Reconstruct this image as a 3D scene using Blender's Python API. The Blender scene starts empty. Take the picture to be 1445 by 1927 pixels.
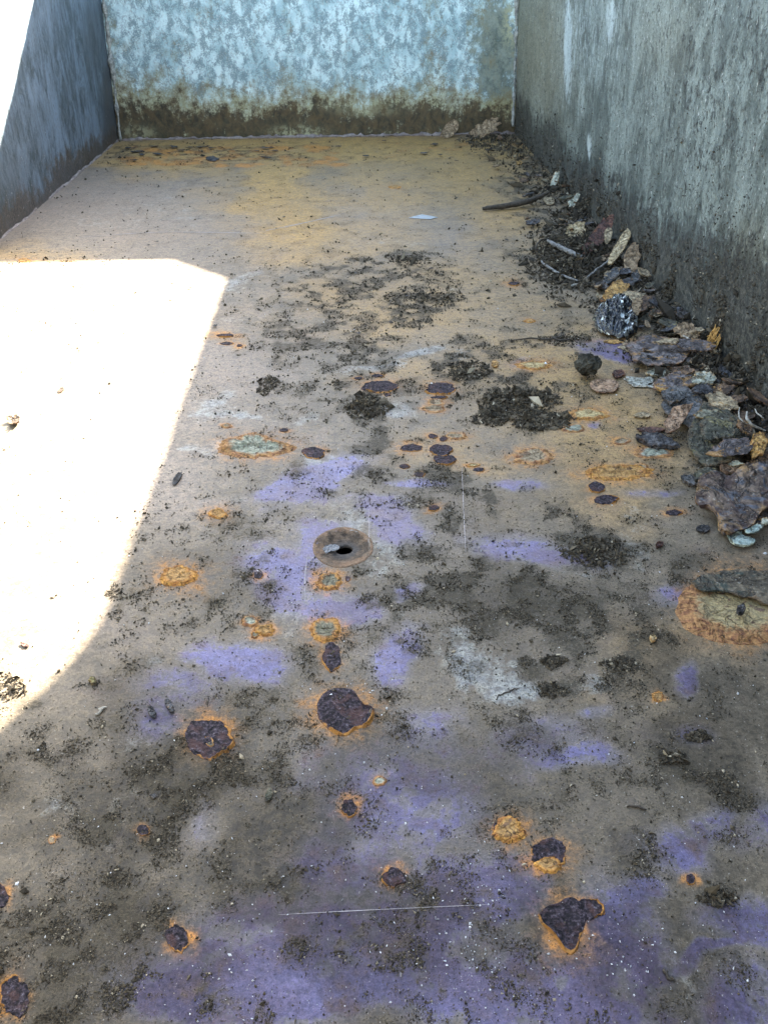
import bpy, math, random
import numpy as np
from mathutils import Matrix, Vector

sc = bpy.context.scene
COL = sc.collection
RNG = np.random.default_rng(7)
random.seed(7)

# ------------------------------------------------------------------ camera model (metres; Y runs along the trough)
F, PX, PY = 1550.0, 722.5, 963.5            # focal length and centre for a 1445 x 1927 frame
H = 0.27
YAW, PITCH, ROLL = 0.0334225, 0.5990332, -0.0098360
D, XL, XR = 1.564133, -0.404026, 0.288834   # back wall, left wall, right wall (at floor level)
LEAN_L, LEAN_R = 0.0587, -0.0497            # both sides lean inwards a little
LEAN_B = 0.0
HW = 0.435
_f = np.array([math.sin(YAW)*math.cos(PITCH), math.cos(YAW)*math.cos(PITCH), -math.sin(PITCH)])
_r = np.array([math.cos(YAW), -math.sin(YAW), 0.0]); _u = np.cross(_r, _f)
CR = math.cos(ROLL)*_r + math.sin(ROLL)*_u
CU = -math.sin(ROLL)*_r + math.cos(ROLL)*_u
CF = _f
O = np.array([0, 0, H])

def proj(x, y, z):
    dx, dy, dz = x, y, z - H
    d = dx*CF[0] + dy*CF[1] + dz*CF[2]
    d = np.where(d < 0.02, 0.02, d)
    return PX + F*(dx*CR[0]+dy*CR[1]+dz*CR[2])/d, PY - F*(dx*CU[0]+dy*CU[1]+dz*CU[2])/d

def ray(px, py):
    px = np.asarray(px, float); py = np.asarray(py, float)
    return ((px-PX)/F)[..., None]*CR - ((py-PY)/F)[..., None]*CU + CF

def at(px, py, z=0.0):
    d = ray(px, py); t = (z-H)/d[..., 2]
    return O + t[..., None]*d

def on_right(px, py):
    d = ray(px, py)                         # x = XR + LEAN_R*z
    n = np.array([1, 0, -LEAN_R]); t = (XR - O@n)/(d@n)
    return O + t[..., None]*d

def on_back(px, py):
    d = ray(px, py); t = D/d[..., 1]
    return O + t[..., None]*d

# ------------------------------------------------------------------ numpy noise
_T = np.random.default_rng(3).random((256, 256))
def vn(x, y, s=0):
    x = x + s*37.31; y = y + s*17.77
    xi = np.floor(x).astype(int); yi = np.floor(y).astype(int)
    fx = x-xi; fy = y-yi
    fx = fx*fx*(3-2*fx); fy = fy*fy*(3-2*fy)
    a = _T[xi & 255, yi & 255]; b = _T[(xi+1) & 255, yi & 255]
    c = _T[xi & 255, (yi+1) & 255]; d = _T[(xi+1) & 255, (yi+1) & 255]
    return (a*(1-fx)+b*fx)*(1-fy) + (c*(1-fx)+d*fx)*fy

def fbm(x, y, s=0, o=4):
    x = np.asarray(x, float); y = np.asarray(y, float)
    t = 0; a = 1; n = 0
    for i in range(o):
        t = t + a*vn(x*2**i, y*2**i, s+i*5); n += a; a *= .5
    return t/n

def sm(a, b, x):
    t = np.clip((x-a)/(b-a), 0, 1); return t*t*(3-2*t)

def ell(px, py, L, k=4.0):
    """union of soft ellipses (cx, cy, rx, ry, strength[, rot])"""
    m = np.zeros_like(px)
    for e in L:
        cx, cy, rx, ry, s = e[:5]; a = math.radians(e[5]) if len(e) > 5 else 0
        dx, dy = px-cx, py-cy
        if a: dx, dy = dx*math.cos(a)+dy*math.sin(a), -dx*math.sin(a)+dy*math.cos(a)
        d = np.sqrt((dx/rx)**2 + (dy/ry)**2)
        m = np.maximum(m, s/(1+np.exp(np.clip((d-1)*k, -30, 30))))
    return m

# ------------------------------------------------------------------ shader helper
class G:
    def __init__(s, name):
        s.m = bpy.data.materials.new(name); s.m.use_nodes = True
        s.nt = s.m.node_tree; s.b = s.nt.nodes['Principled BSDF']
    def n(s, t, ins=None, **p):
        x = s.nt.nodes.new(t)
        for k, v in p.items(): setattr(x, k, v)
        for k, v in (ins or {}).items(): s.put(x.inputs[k], v)
        return x
    def put(s, sock, v):
        if isinstance(v, bpy.types.NodeSocket): s.nt.links.new(v, sock)
        elif isinstance(v, (tuple, list)) and sock.type == 'RGBA' and len(v) == 3: sock.default_value = (*v, 1)
        else: sock.default_value = v
    def mix(s, a, b, f):
        x = s.n('ShaderNodeMix', data_type='RGBA'); s.put(x.inputs[0], f); s.put(x.inputs[6], a); s.put(x.inputs[7], b); return x.outputs[2]
    def mul(s, a, b, f=1.0):
        x = s.n('ShaderNodeMix', data_type='RGBA', blend_type='MULTIPLY'); s.put(x.inputs[0], f); s.put(x.inputs[6], a); s.put(x.inputs[7], b); return x.outputs[2]
    def ma(s, op, a, b=0.0, c=0.0, clamp=False):
        x = s.n('ShaderNodeMath', operation=op, use_clamp=clamp); s.put(x.inputs[0], a); s.put(x.inputs[1], b); s.put(x.inputs[2], c); return x.outputs[0]
    def ss(s, v, a, b, lo=0.0, hi=1.0):
        x = s.n('ShaderNodeMapRange', interpolation_type='SMOOTHSTEP'); s.put(x.inputs[0], v)
        for i, q in enumerate((a, b, lo, hi)): s.put(x.inputs[i+1], q)
        return x.outputs[0]
    def noise(s, co, sc_, d=3.0, r=.55, dist=0.0):
        return s.n('ShaderNodeTexNoise', {'Vector': co, 'Scale': sc_, 'Detail': d, 'Roughness': r, 'Distortion': dist}).outputs['Fac']
    def vor(s, co, sc_, out='Distance', feat='F1'):
        return s.n('ShaderNodeTexVoronoi', {'Vector': co, 'Scale': sc_}, feature=feat).outputs[out]
    def co(s, scale=(1, 1, 1), rnd=False):
        v = s.n('ShaderNodeTexCoord').outputs['Object']
        if rnd:
            r = s.n('ShaderNodeObjectInfo').outputs['Random']
            v = s.n('ShaderNodeVectorMath', {0: v, 1: s.n('ShaderNodeCombineXYZ', {0: s.ma('MULTIPLY', r, 7.3), 1: s.ma('MULTIPLY', r, 3.1), 2: r}).outputs[0]}, operation='ADD').outputs[0]
        if scale != (1, 1, 1): v = s.n('ShaderNodeVectorMath', {0: v, 1: scale}, operation='MULTIPLY').outputs[0]
        return v
    def attr(s, name):
        a = s.n('ShaderNodeAttribute', attribute_name=name)
        x = s.n('ShaderNodeSeparateColor', {0: a.outputs['Color']})
        return x.outputs[0], x.outputs[1], x.outputs[2], a.outputs['Alpha']
    def bump(s, h, strength, dist, prev=None):
        i = {'Height': h, 'Strength': strength, 'Distance': dist}
        if prev is not None: i['Normal'] = prev
        return s.n('ShaderNodeBump', i).outputs[0]
    def out(s, col, rough=.6, nor=None, metal=0.0, spec=.4):
        s.put(s.b.inputs['Base Color'], col); s.put(s.b.inputs['Roughness'], rough); s.put(s.b.inputs['Metallic'], metal)
        s.put(s.b.inputs['Specular IOR Level'], spec)
        if nor is not None: s.put(s.b.inputs['Normal'], nor)
        return s.m

# ------------------------------------------------------------------ object helpers
def mesh(name, V, Fc, mats, parent=None, attrs=None, smooth=False, midx=None):
    me = bpy.data.meshes.new(name)
    me.from_pydata([tuple(v) for v in V] if not isinstance(V, np.ndarray) else V.tolist(), [], Fc if isinstance(Fc, list) else Fc.tolist())
    for m in (mats if isinstance(mats, list) else [mats]): me.materials.append(m)
    if midx is not None: me.polygons.foreach_set('material_index', np.asarray(midx, dtype=np.int32))
    if smooth: me.polygons.foreach_set('use_smooth', np.ones(len(me.polygons), dtype=bool))
    for k, a in (attrs or {}).items():
        at_ = me.attributes.new(k, 'FLOAT_COLOR', 'POINT')
        at_.data.foreach_set('color', np.asarray(a, dtype=np.float32).ravel())
    me.update()
    o = bpy.data.objects.new(name, me); COL.objects.link(o)
    if parent: o.parent = parent
    return o

def tag(o, label, cat, group=None, kind=None):
    o['label'] = label; o['category'] = cat
    if group: o['group'] = group
    if kind: o['kind'] = kind
    return o

def gridfaces(nr, nc, off=0):
    i = np.arange(nr-1)[:, None]*nc + np.arange(nc-1)[None, :] + off
    return np.stack([i, i+1, i+nc+1, i+nc], -1).reshape(-1, 4)

def box(a, b):
    (x0, y0, z0), (x1, y1, z1) = a, b
    V = [(x0,y0,z0),(x1,y0,z0),(x1,y1,z0),(x0,y1,z0),(x0,y0,z1),(x1,y0,z1),(x1,y1,z1),(x0,y1,z1)]
    return V, [(0,3,2,1),(4,5,6,7),(0,1,5,4),(1,2,6,5),(2,3,7,6),(3,0,4,7)]

def join(*parts):
    V = []; Fc = []
    for v, f in parts:
        o = len(V); V += [tuple(q) for q in v]; Fc += [tuple(int(i)+o for i in q) for q in f]
    return V, Fc

def tube(P, R, n=7, seed=0, rough=.15):
    P = np.asarray(P, float); m = len(P); R = np.broadcast_to(np.asarray(R, float), (m,)).copy()
    V = []; Fc = []
    up = np.array([0.13, .21, .97])
    for i in range(m):
        t = P[min(i+1, m-1)]-P[max(i-1, 0)]; t = t/(np.linalg.norm(t)+1e-9)
        a = np.cross(t, up); a /= np.linalg.norm(a)+1e-9; b = np.cross(t, a)
        for k in range(n):
            w = 2*math.pi*k/n
            r = R[i]*(1+rough*(2*float(vn(np.array(i*.9), np.array(k*1.3), seed))-1))
            V.append(P[i]+r*(math.cos(w)*a+math.sin(w)*b))
    for i in range(m-1):
        for k in range(n):
            Fc.append((i*n+k, i*n+(k+1) % n, (i+1)*n+(k+1) % n, (i+1)*n+k))
    Fc.append(tuple(range(n-1, -1, -1))); Fc.append(tuple((m-1)*n+k for k in range(n)))
    return V, Fc

def smooth_path(P, m=5):
    P = np.asarray(P, float)
    if len(P) < 3:
        t = np.linspace(0, 1, m*2)[:, None]; return P[0]*(1-t)+P[-1]*t
    Q = []
    for i in range(len(P)-1):
        p0, p1, p2, p3 = P[max(i-1, 0)], P[i], P[i+1], P[min(i+2, len(P)-1)]
        for t in np.linspace(0, 1, m, endpoint=False):
            Q.append(.5*((2*p1)+(p2-p0)*t+(2*p0-5*p1+4*p2-p3)*t*t+(3*p1-p0-3*p2+p3)*t**3))
    Q.append(P[-1]); return np.array(Q)

# ================================================================== MASKS OF THE FLOOR (stains of the steel, plus shade put into its near end)
PITS = [  # dark scaled-off spots: cx, cy, rx, ry (photo px), halo factor, rim side (deg, image), label
 (645,1338,56,44,1.35,60,'large dark pit with a crumbly orange rim'),(624,1238,16,23,1.35,150,None),(393,1390,40,34,1.5,20,'dark pit with an olive speck in its middle'),
 (335,1766,19,24,1.55,60,None),(28,1872,26,34,1.5,200,None),(742,1650,19,18,1.4,120,None),(658,1520,13,15,1.6,110,None),
 (271,1562,10,10,1.9,20,None),(1060,1737,44,52,1.35,120,'wedge-shaped dark pit with a thin orange rim'),(1031,1606,31,24,1.9,90,None),(2,1686,14,19,1.5,180,None),
 (1298,1655,8,10,1.5,90,None),(717,727,31,11,1.5,90,None),(830,731,28,11,1.4,90,None),(590,852,20,10,1.2,90,None),
 (773,843,18,7,1.9,90,None),(828,848,19,11,1.2,90,None),(838,866,17,10,1.2,90,None),(966,534,10,4,2.2,90,None),
 (488,1083,8,6,1.5,0,None),(816,957,10,5,1.9,90,None),(424,632,14,3,2.6,90,None),(1120,917,14,9,1.3,90,None),(1138,941,20,7,1.4,20,None),
 (1269,965,15,5,1.8,0,None),(535,810,8,3,1.4,0,None),(456,832,9,4,1.4,0,None),(487,824,6,3,1.4,0,None),(815,821,8,4,1.4,0,None),
 (834,826,7,4,1.5,0,None),(826,748,14,3,1.2,0,None),(730,743,6,3,1.3,0,None),(428,647,12,2.5,1.5,0,None),(452,651,6,2.5,1.5,0,None),
 (934,1558,7,8,1.2,180,None),(1107,1712,26,20,1.0,0,None),(903,884,10,4,1.6,0,None),(790,893,10,4,1.2,0,None),(1143,886,8,3,1.3,0,None),
 (655,1090,5,4,1.2,0,None),(712,707,10,3,1.5,0,None),(675,712,8,2,1.5,0,None),(760,878,9,4,1.3,0,None),(1128,1715,9,7,1.3,0,None),
]
BLIS = [  # raised rust blisters: cx, cy, rx, ry, height mm, halo, palette, broken
 (478,843,60,21,4.0,1.35,'pale',1),(411,968,17,10,1.8,2.3,'orange',0),(338,1085,33,17,2.6,2.1,'orange',0),(621,1095,24,15,1.8,1.6,'olive',0),
 (612,1186,27,21,2.0,1.5,'olive',0),(497,1187,20,11,1.6,1.6,'orange',0),(472,1170,15,9,1.6,1.3,'pale',0),(958,1563,31,23,1.8,1.4,'orange',0),
 (1160,890,58,14,2.4,1.5,'orange',1),(1000,860,36,14,2.2,1.5,'tan',0),(1104,780,36,12,2.0,1.45,'yellow',0),(1006,687,29,8,1.8,1.6,'yellow',0),
 (820,757,17,7,2.2,1.5,'tan',1),(817,769,18,7,1.6,1.5,'tan',1),(858,821,18,6,1.4,1.4,'tan',0),(1168,831,16,6,1.2,1.5,'tan',0),(1080,806,22,7,1.2,1.2,'pale',0),
 (1225,851,34,11,1.2,1.3,'pale',0),(1203,882,16,7,2.2,1.3,'tan',0),(742,352,12,2.5,1.0,2,'orange',0),(47,490,10,3,1.0,3,'orange',0),
 (996,604,10,3.5,1.0,2.0,'orange',0),(426,802,9,4,1.2,1.3,'tan',0),(1237,1312,10,9,1.2,1.2,'orange',0),(714,1470,12,9,1.0,1.2,'pale',0),
 (99,1581,7,7,1.0,1.1,'tan',0),(480,1195,7,6,.8,1.1,'olive',0),(1207,878,12,4,1.4,1.4,'orange',0),(888,876,14,3,.9,1.4,'yellow',0),
]
BIG = (1392,1140,112,72)
VIOLET = [(605,912,85,36,1,-25),(560,940,70,20,.9),(540,1085,70,60,1,20),(735,985,75,28,1,20),(990,915,42,11,1),(785,925,50,12,.9),(1000,1032,95,26,1,12),
 (655,1140,70,35,.9),(755,1228,55,40,1,-40),(465,1248,70,42,1,10),(400,1225,50,30,.8),(330,1300,80,40,.6),(270,1365,60,35,.65),(590,1010,40,30,.85),(800,1115,30,18,.9),
 (1150,662,88,17,.85,8),(1240,1112,45,22,.8),(990,690,22,8,.6),(760,1500,130,90,.62),(870,1640,110,80,.85),(1090,1445,70,22,.7),(560,1780,240,110,.8,-8),(430,1860,190,80,.85),
 (750,1760,160,110,.75),(900,1860,230,90,.8),(1150,1780,80,90,.7),(980,1640,60,70,.6),(1270,1620,60,40,.55),(1390,1760,80,50,.75),(1330,1800,110,12,.9,-12),(1370,1880,90,50,.6),
 (1010,1410,90,50,.55),(820,1380,90,50,.5),(1120,1350,30,20,.5),(640,880,30,12,.8),(1290,1300,26,16,.8,40),(1310,1360,30,20,.6),(1250,920,45,10,.6),(1130,800,14,8,.6),
 (620,1450,60,60,.45),(350,1560,30,40,.35),(660,1630,80,60,.7),(1420,1550,50,50,.6),(1200,1700,40,30,.6),(1330,1540,40,60,.5),(690,1890,200,60,.9),(1090,1890,150,50,.75)]
SKYB = [(780,668,70,12,.8,-6),(700,692,34,9,.7),(600,880,60,14,.9,20),(640,1010,60,40,.5),(440,760,50,12,.6),(390,850,45,16,.6),(330,800,40,12,.3),(1010,772,30,12,.3),(560,1120,90,50,.5),
 (930,1270,75,50,.75,25),(1050,1240,50,40,.5),(220,1010,70,18,.55,-15),(400,960,120,22,.35,-12),(560,780,45,12,.6),(480,770,36,10,.6),(740,790,50,12,.6),(870,680,45,10,.5),
 (330,1295,50,18,.5),(250,1250,60,30,.35),(760,1030,50,30,.5),(1170,1010,50,30,.5),(1190,950,36,16,.5),(430,530,60,14,.5,-20),(460,600,40,10,.4),(720,455,60,8,.4),(700,700,60,16,.5),
 (100,1480,90,50,.35),(200,1400,80,40,.3),(330,400,120,40,.35),(230,420,130,26,.3),(1060,1090,60,22,.3),(1180,1820,90,70,.3),(860,1250,40,50,.4),(800,1130,50,40,.4)]
TAN = [(600,280,420,26,1.0),(580,360,200,110,.5),(800,340,260,80,.6),(640,450,180,70,.5),(330,300,140,26,.6),(1040,720,200,130,.6),(1150,840,170,110,.6),(820,560,260,90,.5),(600,292,420,18,1.0),(330,300,150,26,.9),(520,340,60,60,.95),(560,430,90,70,.85),(490,385,50,40,.7),(870,330,130,50,.7),(960,410,90,60,.6),(640,560,110,60,.55),(760,590,160,50,.6),
 (900,600,160,70,.45),(980,470,90,40,.4),(1100,760,160,60,.55),(1180,850,110,50,.6),(920,860,140,40,.5),(1000,700,90,40,.5),(780,710,110,30,.5),(50,480,90,16,.5),(1250,1220,180,90,.4),
 (1290,1260,200,70,.35),(1150,950,100,40,.35),(700,640,100,20,.4),(420,640,60,16,.5)]
MAUVE = [(220,400,280,90,1.0),(330,370,140,50,.9),(700,390,100,70,1.0),(400,700,100,120,.8),(300,880,90,120,.8),(860,440,120,50,.6),(120,460,160,40,.7),(180,1150,90,90,.5),(480,680,90,60,.6)]
GRIME_SHADE = [(722,1700,900,420,1.0),(250,1500,420,260,.9),(950,1180,330,220,.75),(1250,1450,330,260,.9),(400,1080,200,90,.6),(700,950,260,90,.4),(1300,1080,200,80,.6),(820,740,240,80,.45),(700,560,160,70,.3)]  # brown film, with the dimmer light of the near floor darkened in
DIRT = [(690,500,60,16,.8),(760,490,30,14,.9),(700,535,110,40,.7),(620,570,80,40,.6),(770,570,90,30,.75),(650,640,110,40,.75),(540,640,40,30,.7),(520,720,26,16,.6),(690,750,70,50,.75),(640,720,50,30,.7),
 (740,830,70,26,.7),(700,850,80,30,.85),(880,700,60,30,.9),(960,740,110,36,.95),(1010,790,60,18,.9),(930,780,36,20,.95),(1040,640,90,26,.6),(860,650,50,20,.6),(700,910,90,28,.9),(640,930,60,22,.7),(560,915,60,22,.6),
 (830,915,110,26,.75),(900,960,120,40,.65),(1010,970,60,30,.6),(1110,1020,70,45,.95),(1080,1000,50,40,.8),(430,1005,70,26,.75),(340,1140,110,30,.7),(300,1150,80,40,.6),(470,1040,70,30,.6),
 (620,1045,60,20,.3),(860,1090,120,60,.85),(960,1120,130,50,.8),(820,1170,110,50,.8),(700,1080,36,30,.55),(1080,1130,90,40,.7),(1030,1270,70,60,.75),(1130,1230,90,40,.6),(1060,1330,60,40,.7),(900,1210,70,50,.6),
 (560,1200,60,30,.4),(500,1290,70,40,.45),(590,1290,60,40,.4),(360,1250,40,25,.4),(200,1290,90,40,.5),(150,1450,140,70,.65),(330,1440,110,50,.65),(230,1500,140,60,.6),(440,1480,60,40,.5),(120,1660,120,90,.6),(60,1780,90,70,.65),
 (180,1850,120,70,.5),(640,1760,40,40,.6),(430,1880,50,40,.5),(850,1760,50,45,.6),(320,1640,60,50,.45),(540,1600,70,60,.5),(760,1620,50,40,.5),(700,1350,110,50,.4),(560,1480,60,60,.4),(1260,1430,80,30,.6),(1310,1390,40,22,.7),
 (1340,1690,50,22,.8),(1200,1500,120,40,.4),(1160,1250,60,20,.6),(1340,1500,80,50,.4),(1240,1690,60,60,.4),(1060,500,70,40,.95),(1080,470,50,30,.9),(1000,360,40,60,.75),(1020,310,30,40,.7),(960,285,50,16,.7),(1040,420,36,26,.9),
 (1100,560,60,24,.5),(1330,800,60,60,.7),(1390,800,60,60,.8),(1250,690,60,40,.5),(1230,600,70,24,.8),(1260,830,60,20,.4),(400,290,190,14,.45),(240,290,50,16,.6),(850,1680,40,40,.4),(1300,900,40,20,.4),(980,1380,60,30,.4),
 (950,660,50,14,.6),(560,560,40,10,.5),(1180,1080,60,30,.4),(1250,1060,90,20,.5),(640,430,40,8,.15),(10,1290,36,20,.6,-30),(840,1870,80,50,.5),(1110,1640,50,40,.4),(1390,1620,50,40,.4)]

def halo_list():
    L = []
    for (cx, cy, rx, ry, h, side, lab) in PITS:
        L.append((cx, cy, (rx*h+4)*1.0, (ry*h+2.5)*1.0, .84))
    for (cx, cy, rx, ry, hh, h, pal, br) in BLIS:
        L.append((cx, cy, (rx*h+4)*1.05, (ry*h+2.5)*1.05, .62 if h > 1.9 else .86))
    L.append((1392, 1140, 128, 84, 1.0)); L.append((338,1090,66,40,.72)); L.append((411,968,46,22,.7))
    L.append((980,690,60,14,.35)); L.append((1160,640,110,7,.6)); L.append((1190,700,40,8,.5)); L.append((860,845,90,26,.35)); L.append((1240,727,60,10,.5))
    for i in range(60):                       # rust spots of the far band
        cx = RNG.uniform(235, 640); L.append((cx, RNG.uniform(276, 312), RNG.uniform(8, 26), RNG.uniform(2.5, 6), RNG.uniform(.8, 1.1)))
    for i in range(14):
        L.append((RNG.uniform(680, 980), RNG.uniform(266, 300), RNG.uniform(10, 30), RNG.uniform(2, 5), RNG.uniform(.5, .8)))
    return L
HALO = halo_list()

def floor_masks(x, y):
    w1 = (fbm(x*20, y*20, 11, 5)-.5)*.085; w2 = (fbm(x*20, y*20, 23, 5)-.5)*.085
    px, py = proj(x+w1*.8, y+w2, 0*x)
    hx = (fbm(x*170, y*170, 41, 3)-.5)*.006; hy = (fbm(x*170, y*170, 47, 3)-.5)*.006
    pxh, pyh = proj(x+w1*.06+hx, y+w2*.06+hy, 0*x)
    cl = fbm(x*80, y*80, 58, 5); cf = fbm(x*95, y*95, 63, 4)
    dm = ell(px, py, DIRT, 3.0)*(.45+.85*sm(.38, .60, cl))+.42*sm(.46, .66, cl)
    pxv, pyv = proj(x+w1*.42, y+w2*.42, 0*x)
    vm = ell(pxv, pyv, VIOLET, 4.2)*(.72+.4*sm(.36, .56, cf))*(1+.25*sm(1350, 1700, py))
    return (ell(pxh, pyh, HALO, 3.6), vm, np.clip(dm, 0, 1.2), ell(px, py, SKYB, 4), ell(px, py, TAN, 3), ell(px, py, MAUVE, 3), ell(px, py, GRIME_SHADE, 2.5)*(.7+.5*sm(.36, .62, fbm(x*30, y*30, 71, 4))))

# ================================================================== MATERIALS
def mat_floor():
    g = G('rusted_steel_floor'); co = g.co()
    halo, vio, dirt, sky = g.attr('stain'); tan, mau, mac, sun_clr = g.attr('tone')
    n0 = g.noise(co, 14, 4, .6); n1 = g.noise(co, 55, 5, .65); n2 = g.noise(co, 210, 5, .7); n3 = g.noise(co, 560, 4, .75); n4 = g.noise(co, 1300, 3, .75)
    dev = lambda n, k: g.ma('MULTIPLY', g.ma('SUBTRACT', n, .5), k)
    add = lambda *a: a[0] if len(a) == 1 else g.ma('ADD', a[0], add(*a[1:]))
    c = g.mix((.125, .098, .065), (.235, .188, .132), g.ss(add(n1, dev(n2, .6)), .33, .67))
    c = g.mix(c, (.30, .235, .185), g.ma('MULTIPLY', mau, .75))
    c = g.mix(c, g.mix((.36, .21, .065), (.50, .30, .10), g.ss(n2, .35, .65)), g.ma('MULTIPLY', g.ss(add(tan, dev(n1, .55), dev(n0, .9)), .0, .85), .92))
    grf_shade = g.ss(add(g.ma('MULTIPLY', mac, .9), dev(n1, .9), dev(n2, .8)), .12, .95)
    c = g.mix(c, g.mix((.030, .026, .019), (.082, .067, .048), g.ss(add(n2, dev(n1, .6)), .34, .66)), g.ma('MULTIPLY', grf_shade, .9))
    sf = g.ss(add(sky, dev(n1, 1.3), dev(n2, 1.3)), .30, .75)
    c = g.mix(c, g.mix((.25, .27, .285), (.37, .37, .325), g.ss(n2, .36, .64)), g.ma('MULTIPLY', sf, .78))
    vsum = add(vio, dev(n1, 1.5), dev(n2, 1.7), dev(n3, .7))
    c = g.mix(c, g.mix((.20, .185, .235), (.25, .235, .27), n2), g.ma('MULTIPLY', g.ss(add(vio, dev(n1, .9), dev(n0, .8)), .02, .6), g.ma('SUBTRACT', .62, g.ma('MULTIPLY', grf_shade, .45))))
    vf = g.ss(vsum, g.ma('SUBTRACT', .44, g.ma('MULTIPLY', grf_shade, .2)), g.ma('ADD', .60, g.ma('MULTIPLY', grf_shade, .26)))
    vc = g.mix((.105, .082, .15), (.155, .148, .30), g.ss(n0, .38, .62))
    vc = g.mix(vc, (.20, .145, .165), g.ss(n1, .48, .72))
    vc = g.mul(vc, g.mix((1.0, 1.0, 1.05), (.42, .38, .33), grf_shade))
    c = g.mix(c, vc, g.ma('MULTIPLY', vf, .9))
    film = g.ss(add(g.ma('MULTIPLY', dirt, .62), dev(n2, 1.9), dev(n1, .7)), .20, .9)
    c = g.mix(c, g.mix((.135, .112, .072), (.06, .05, .034), g.ss(n3, .38, .6)), g.ma('MULTIPLY', film, .72))
    hf = add(halo, dev(n2, 1.0), dev(n1, .8), dev(n3, .6))
    hc = g.mix((.27, .15, .07), (.52, .22, .05), g.ss(hf, .42, .85))
    c = g.mix(c, hc, g.ma('MULTIPLY', g.ss(hf, .16, 1.02), .85))
    # soil grains: dark specks everywhere, drifts where dirt lies
    gt = add(g.ma('MULTIPLY', n3, .5), g.ma('MULTIPLY', n4, .5), g.ma('MULTIPLY', dirt, .085), dev(n2, .38), dev(n1, .16), g.ma('MULTIPLY', vf, -.03), g.ma('MULTIPLY', sun_clr, -.07))
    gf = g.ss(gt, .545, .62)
    c = g.mix(c, g.mix((.05, .041, .028), (.03, .026, .02), n4), g.ma('MULTIPLY', gf, .85))
    lt = g.ss(g.noise(g.co((1.3, .8, 1)), 800, 4, .65), .645, .71)
    c = g.mix(c, (.55, .52, .46), g.ma('MULTIPLY', lt, .55))
    c = g.mul(c, g.mix((.74, .73, .72), (1.2, 1.2, 1.2), g.ss(add(g.ma('MULTIPLY', n3, .6), g.ma('MULTIPLY', n4, .4)), .36, .64)))
    c = g.mul(c, g.mix((.70, .70, .70), (1.28, 1.27, 1.25), g.ss(add(n2, dev(n3, .5)), .36, .66)))
    ro = add(g.ma('SUBTRACT', .52, g.ma('MULTIPLY', vf, .12)), g.ma('MULTIPLY', g.ma('MAXIMUM', g.ma('MULTIPLY', film, .6), gf), .3), dev(n2, .4))
    nb = g.bump(add(n2, g.ma('MULTIPLY', n3, .5)), .3, .0007)
    nb = g.bump(add(gf, g.ma('MULTIPLY', hf, g.ma('MULTIPLY', n3, .8))), .45, .0006, nb)
    return g.out(c, ro, nb, 0, g.ma('SUBTRACT', .36, g.ma('MULTIPLY', grf_shade, .22)))

def mat_back():
    g = G('galvanised_back_wall'); co = g.co()
    band, green, pale, _ = g.attr('stain')
    dev = lambda n, k: g.ma('MULTIPLY', g.ma('SUBTRACT', n, .5), k)
    add = lambda *a: a[0] if len(a) == 1 else g.ma('ADD', a[0], add(*a[1:]))
    st = g.co((1, 1, .7))
    n1 = g.noise(st, 32, 6, .7, .8); n2 = g.noise(st, 85, 6, .74, .5); n3 = g.noise(co, 420, 4, .7); v = g.vor(st, 80)
    nb_ = g.noise(co, 95, 5, .7); nl = g.noise(co, 22, 4, .55)
    c = g.mix((.66, .81, .78), (.37, .535, .54), g.ss(add(n1, dev(nl, .9)), .36, .66))
    c = g.mix(c, (.17, .25, .26), g.ma('MULTIPLY', g.ss(add(n2, dev(n3, .7), g.ma('MULTIPLY', v, .22)), .54, .70), .9))
    c = g.mix(c, (.17, .20, .19), g.ma('MULTIPLY', g.ss(add(g.ma('MULTIPLY', n2, .5), g.ma('MULTIPLY', n3, .5), dev(nl, .3)), .565, .65), .75))
    c = g.mix(c, (.85, .90, .88), g.ma('MULTIPLY', g.ss(n3, .55, .66), .6))
    c = g.mix(c, g.mix((.10, .115, .085), (.24, .265, .20), g.ss(nb_, .38, .64)), g.ma('MULTIPLY', g.ss(add(green, dev(nb_, 1.5), dev(n2, .6)), .3, .8), .9))
    nv = g.noise(g.co((1, 1, .22)), 70, 5, .7)
    b = add(band, dev(nb_, 1.1), dev(nl, 1.1), dev(n3, .5), dev(nv, .8))
    oc = g.mix((.40, .36, .18), (.21, .15, .06), g.ss(nb_, .36, .62))
    c = g.mix(c, oc, g.ma('MULTIPLY', g.ss(b, .0, .62), .85))
    c = g.mix(c, g.mix((.03, .022, .012), (.11, .072, .032), g.ss(n2, .36, .64)), g.ma('MULTIPLY', g.ss(b, .52, .84), .92))
    c = g.mix(c, (.46, .44, .26), g.ma('MULTIPLY', pale, g.ss(nb_, .42, .6)))
    nb = g.bump(add(n2, g.ma('MULTIPLY', n3, .7)), .6, .0014)
    return g.out(c, g.ma('ADD', .5, g.ma('MULTIPLY', b, .3, 0, True)), nb, 0, .4)

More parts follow.
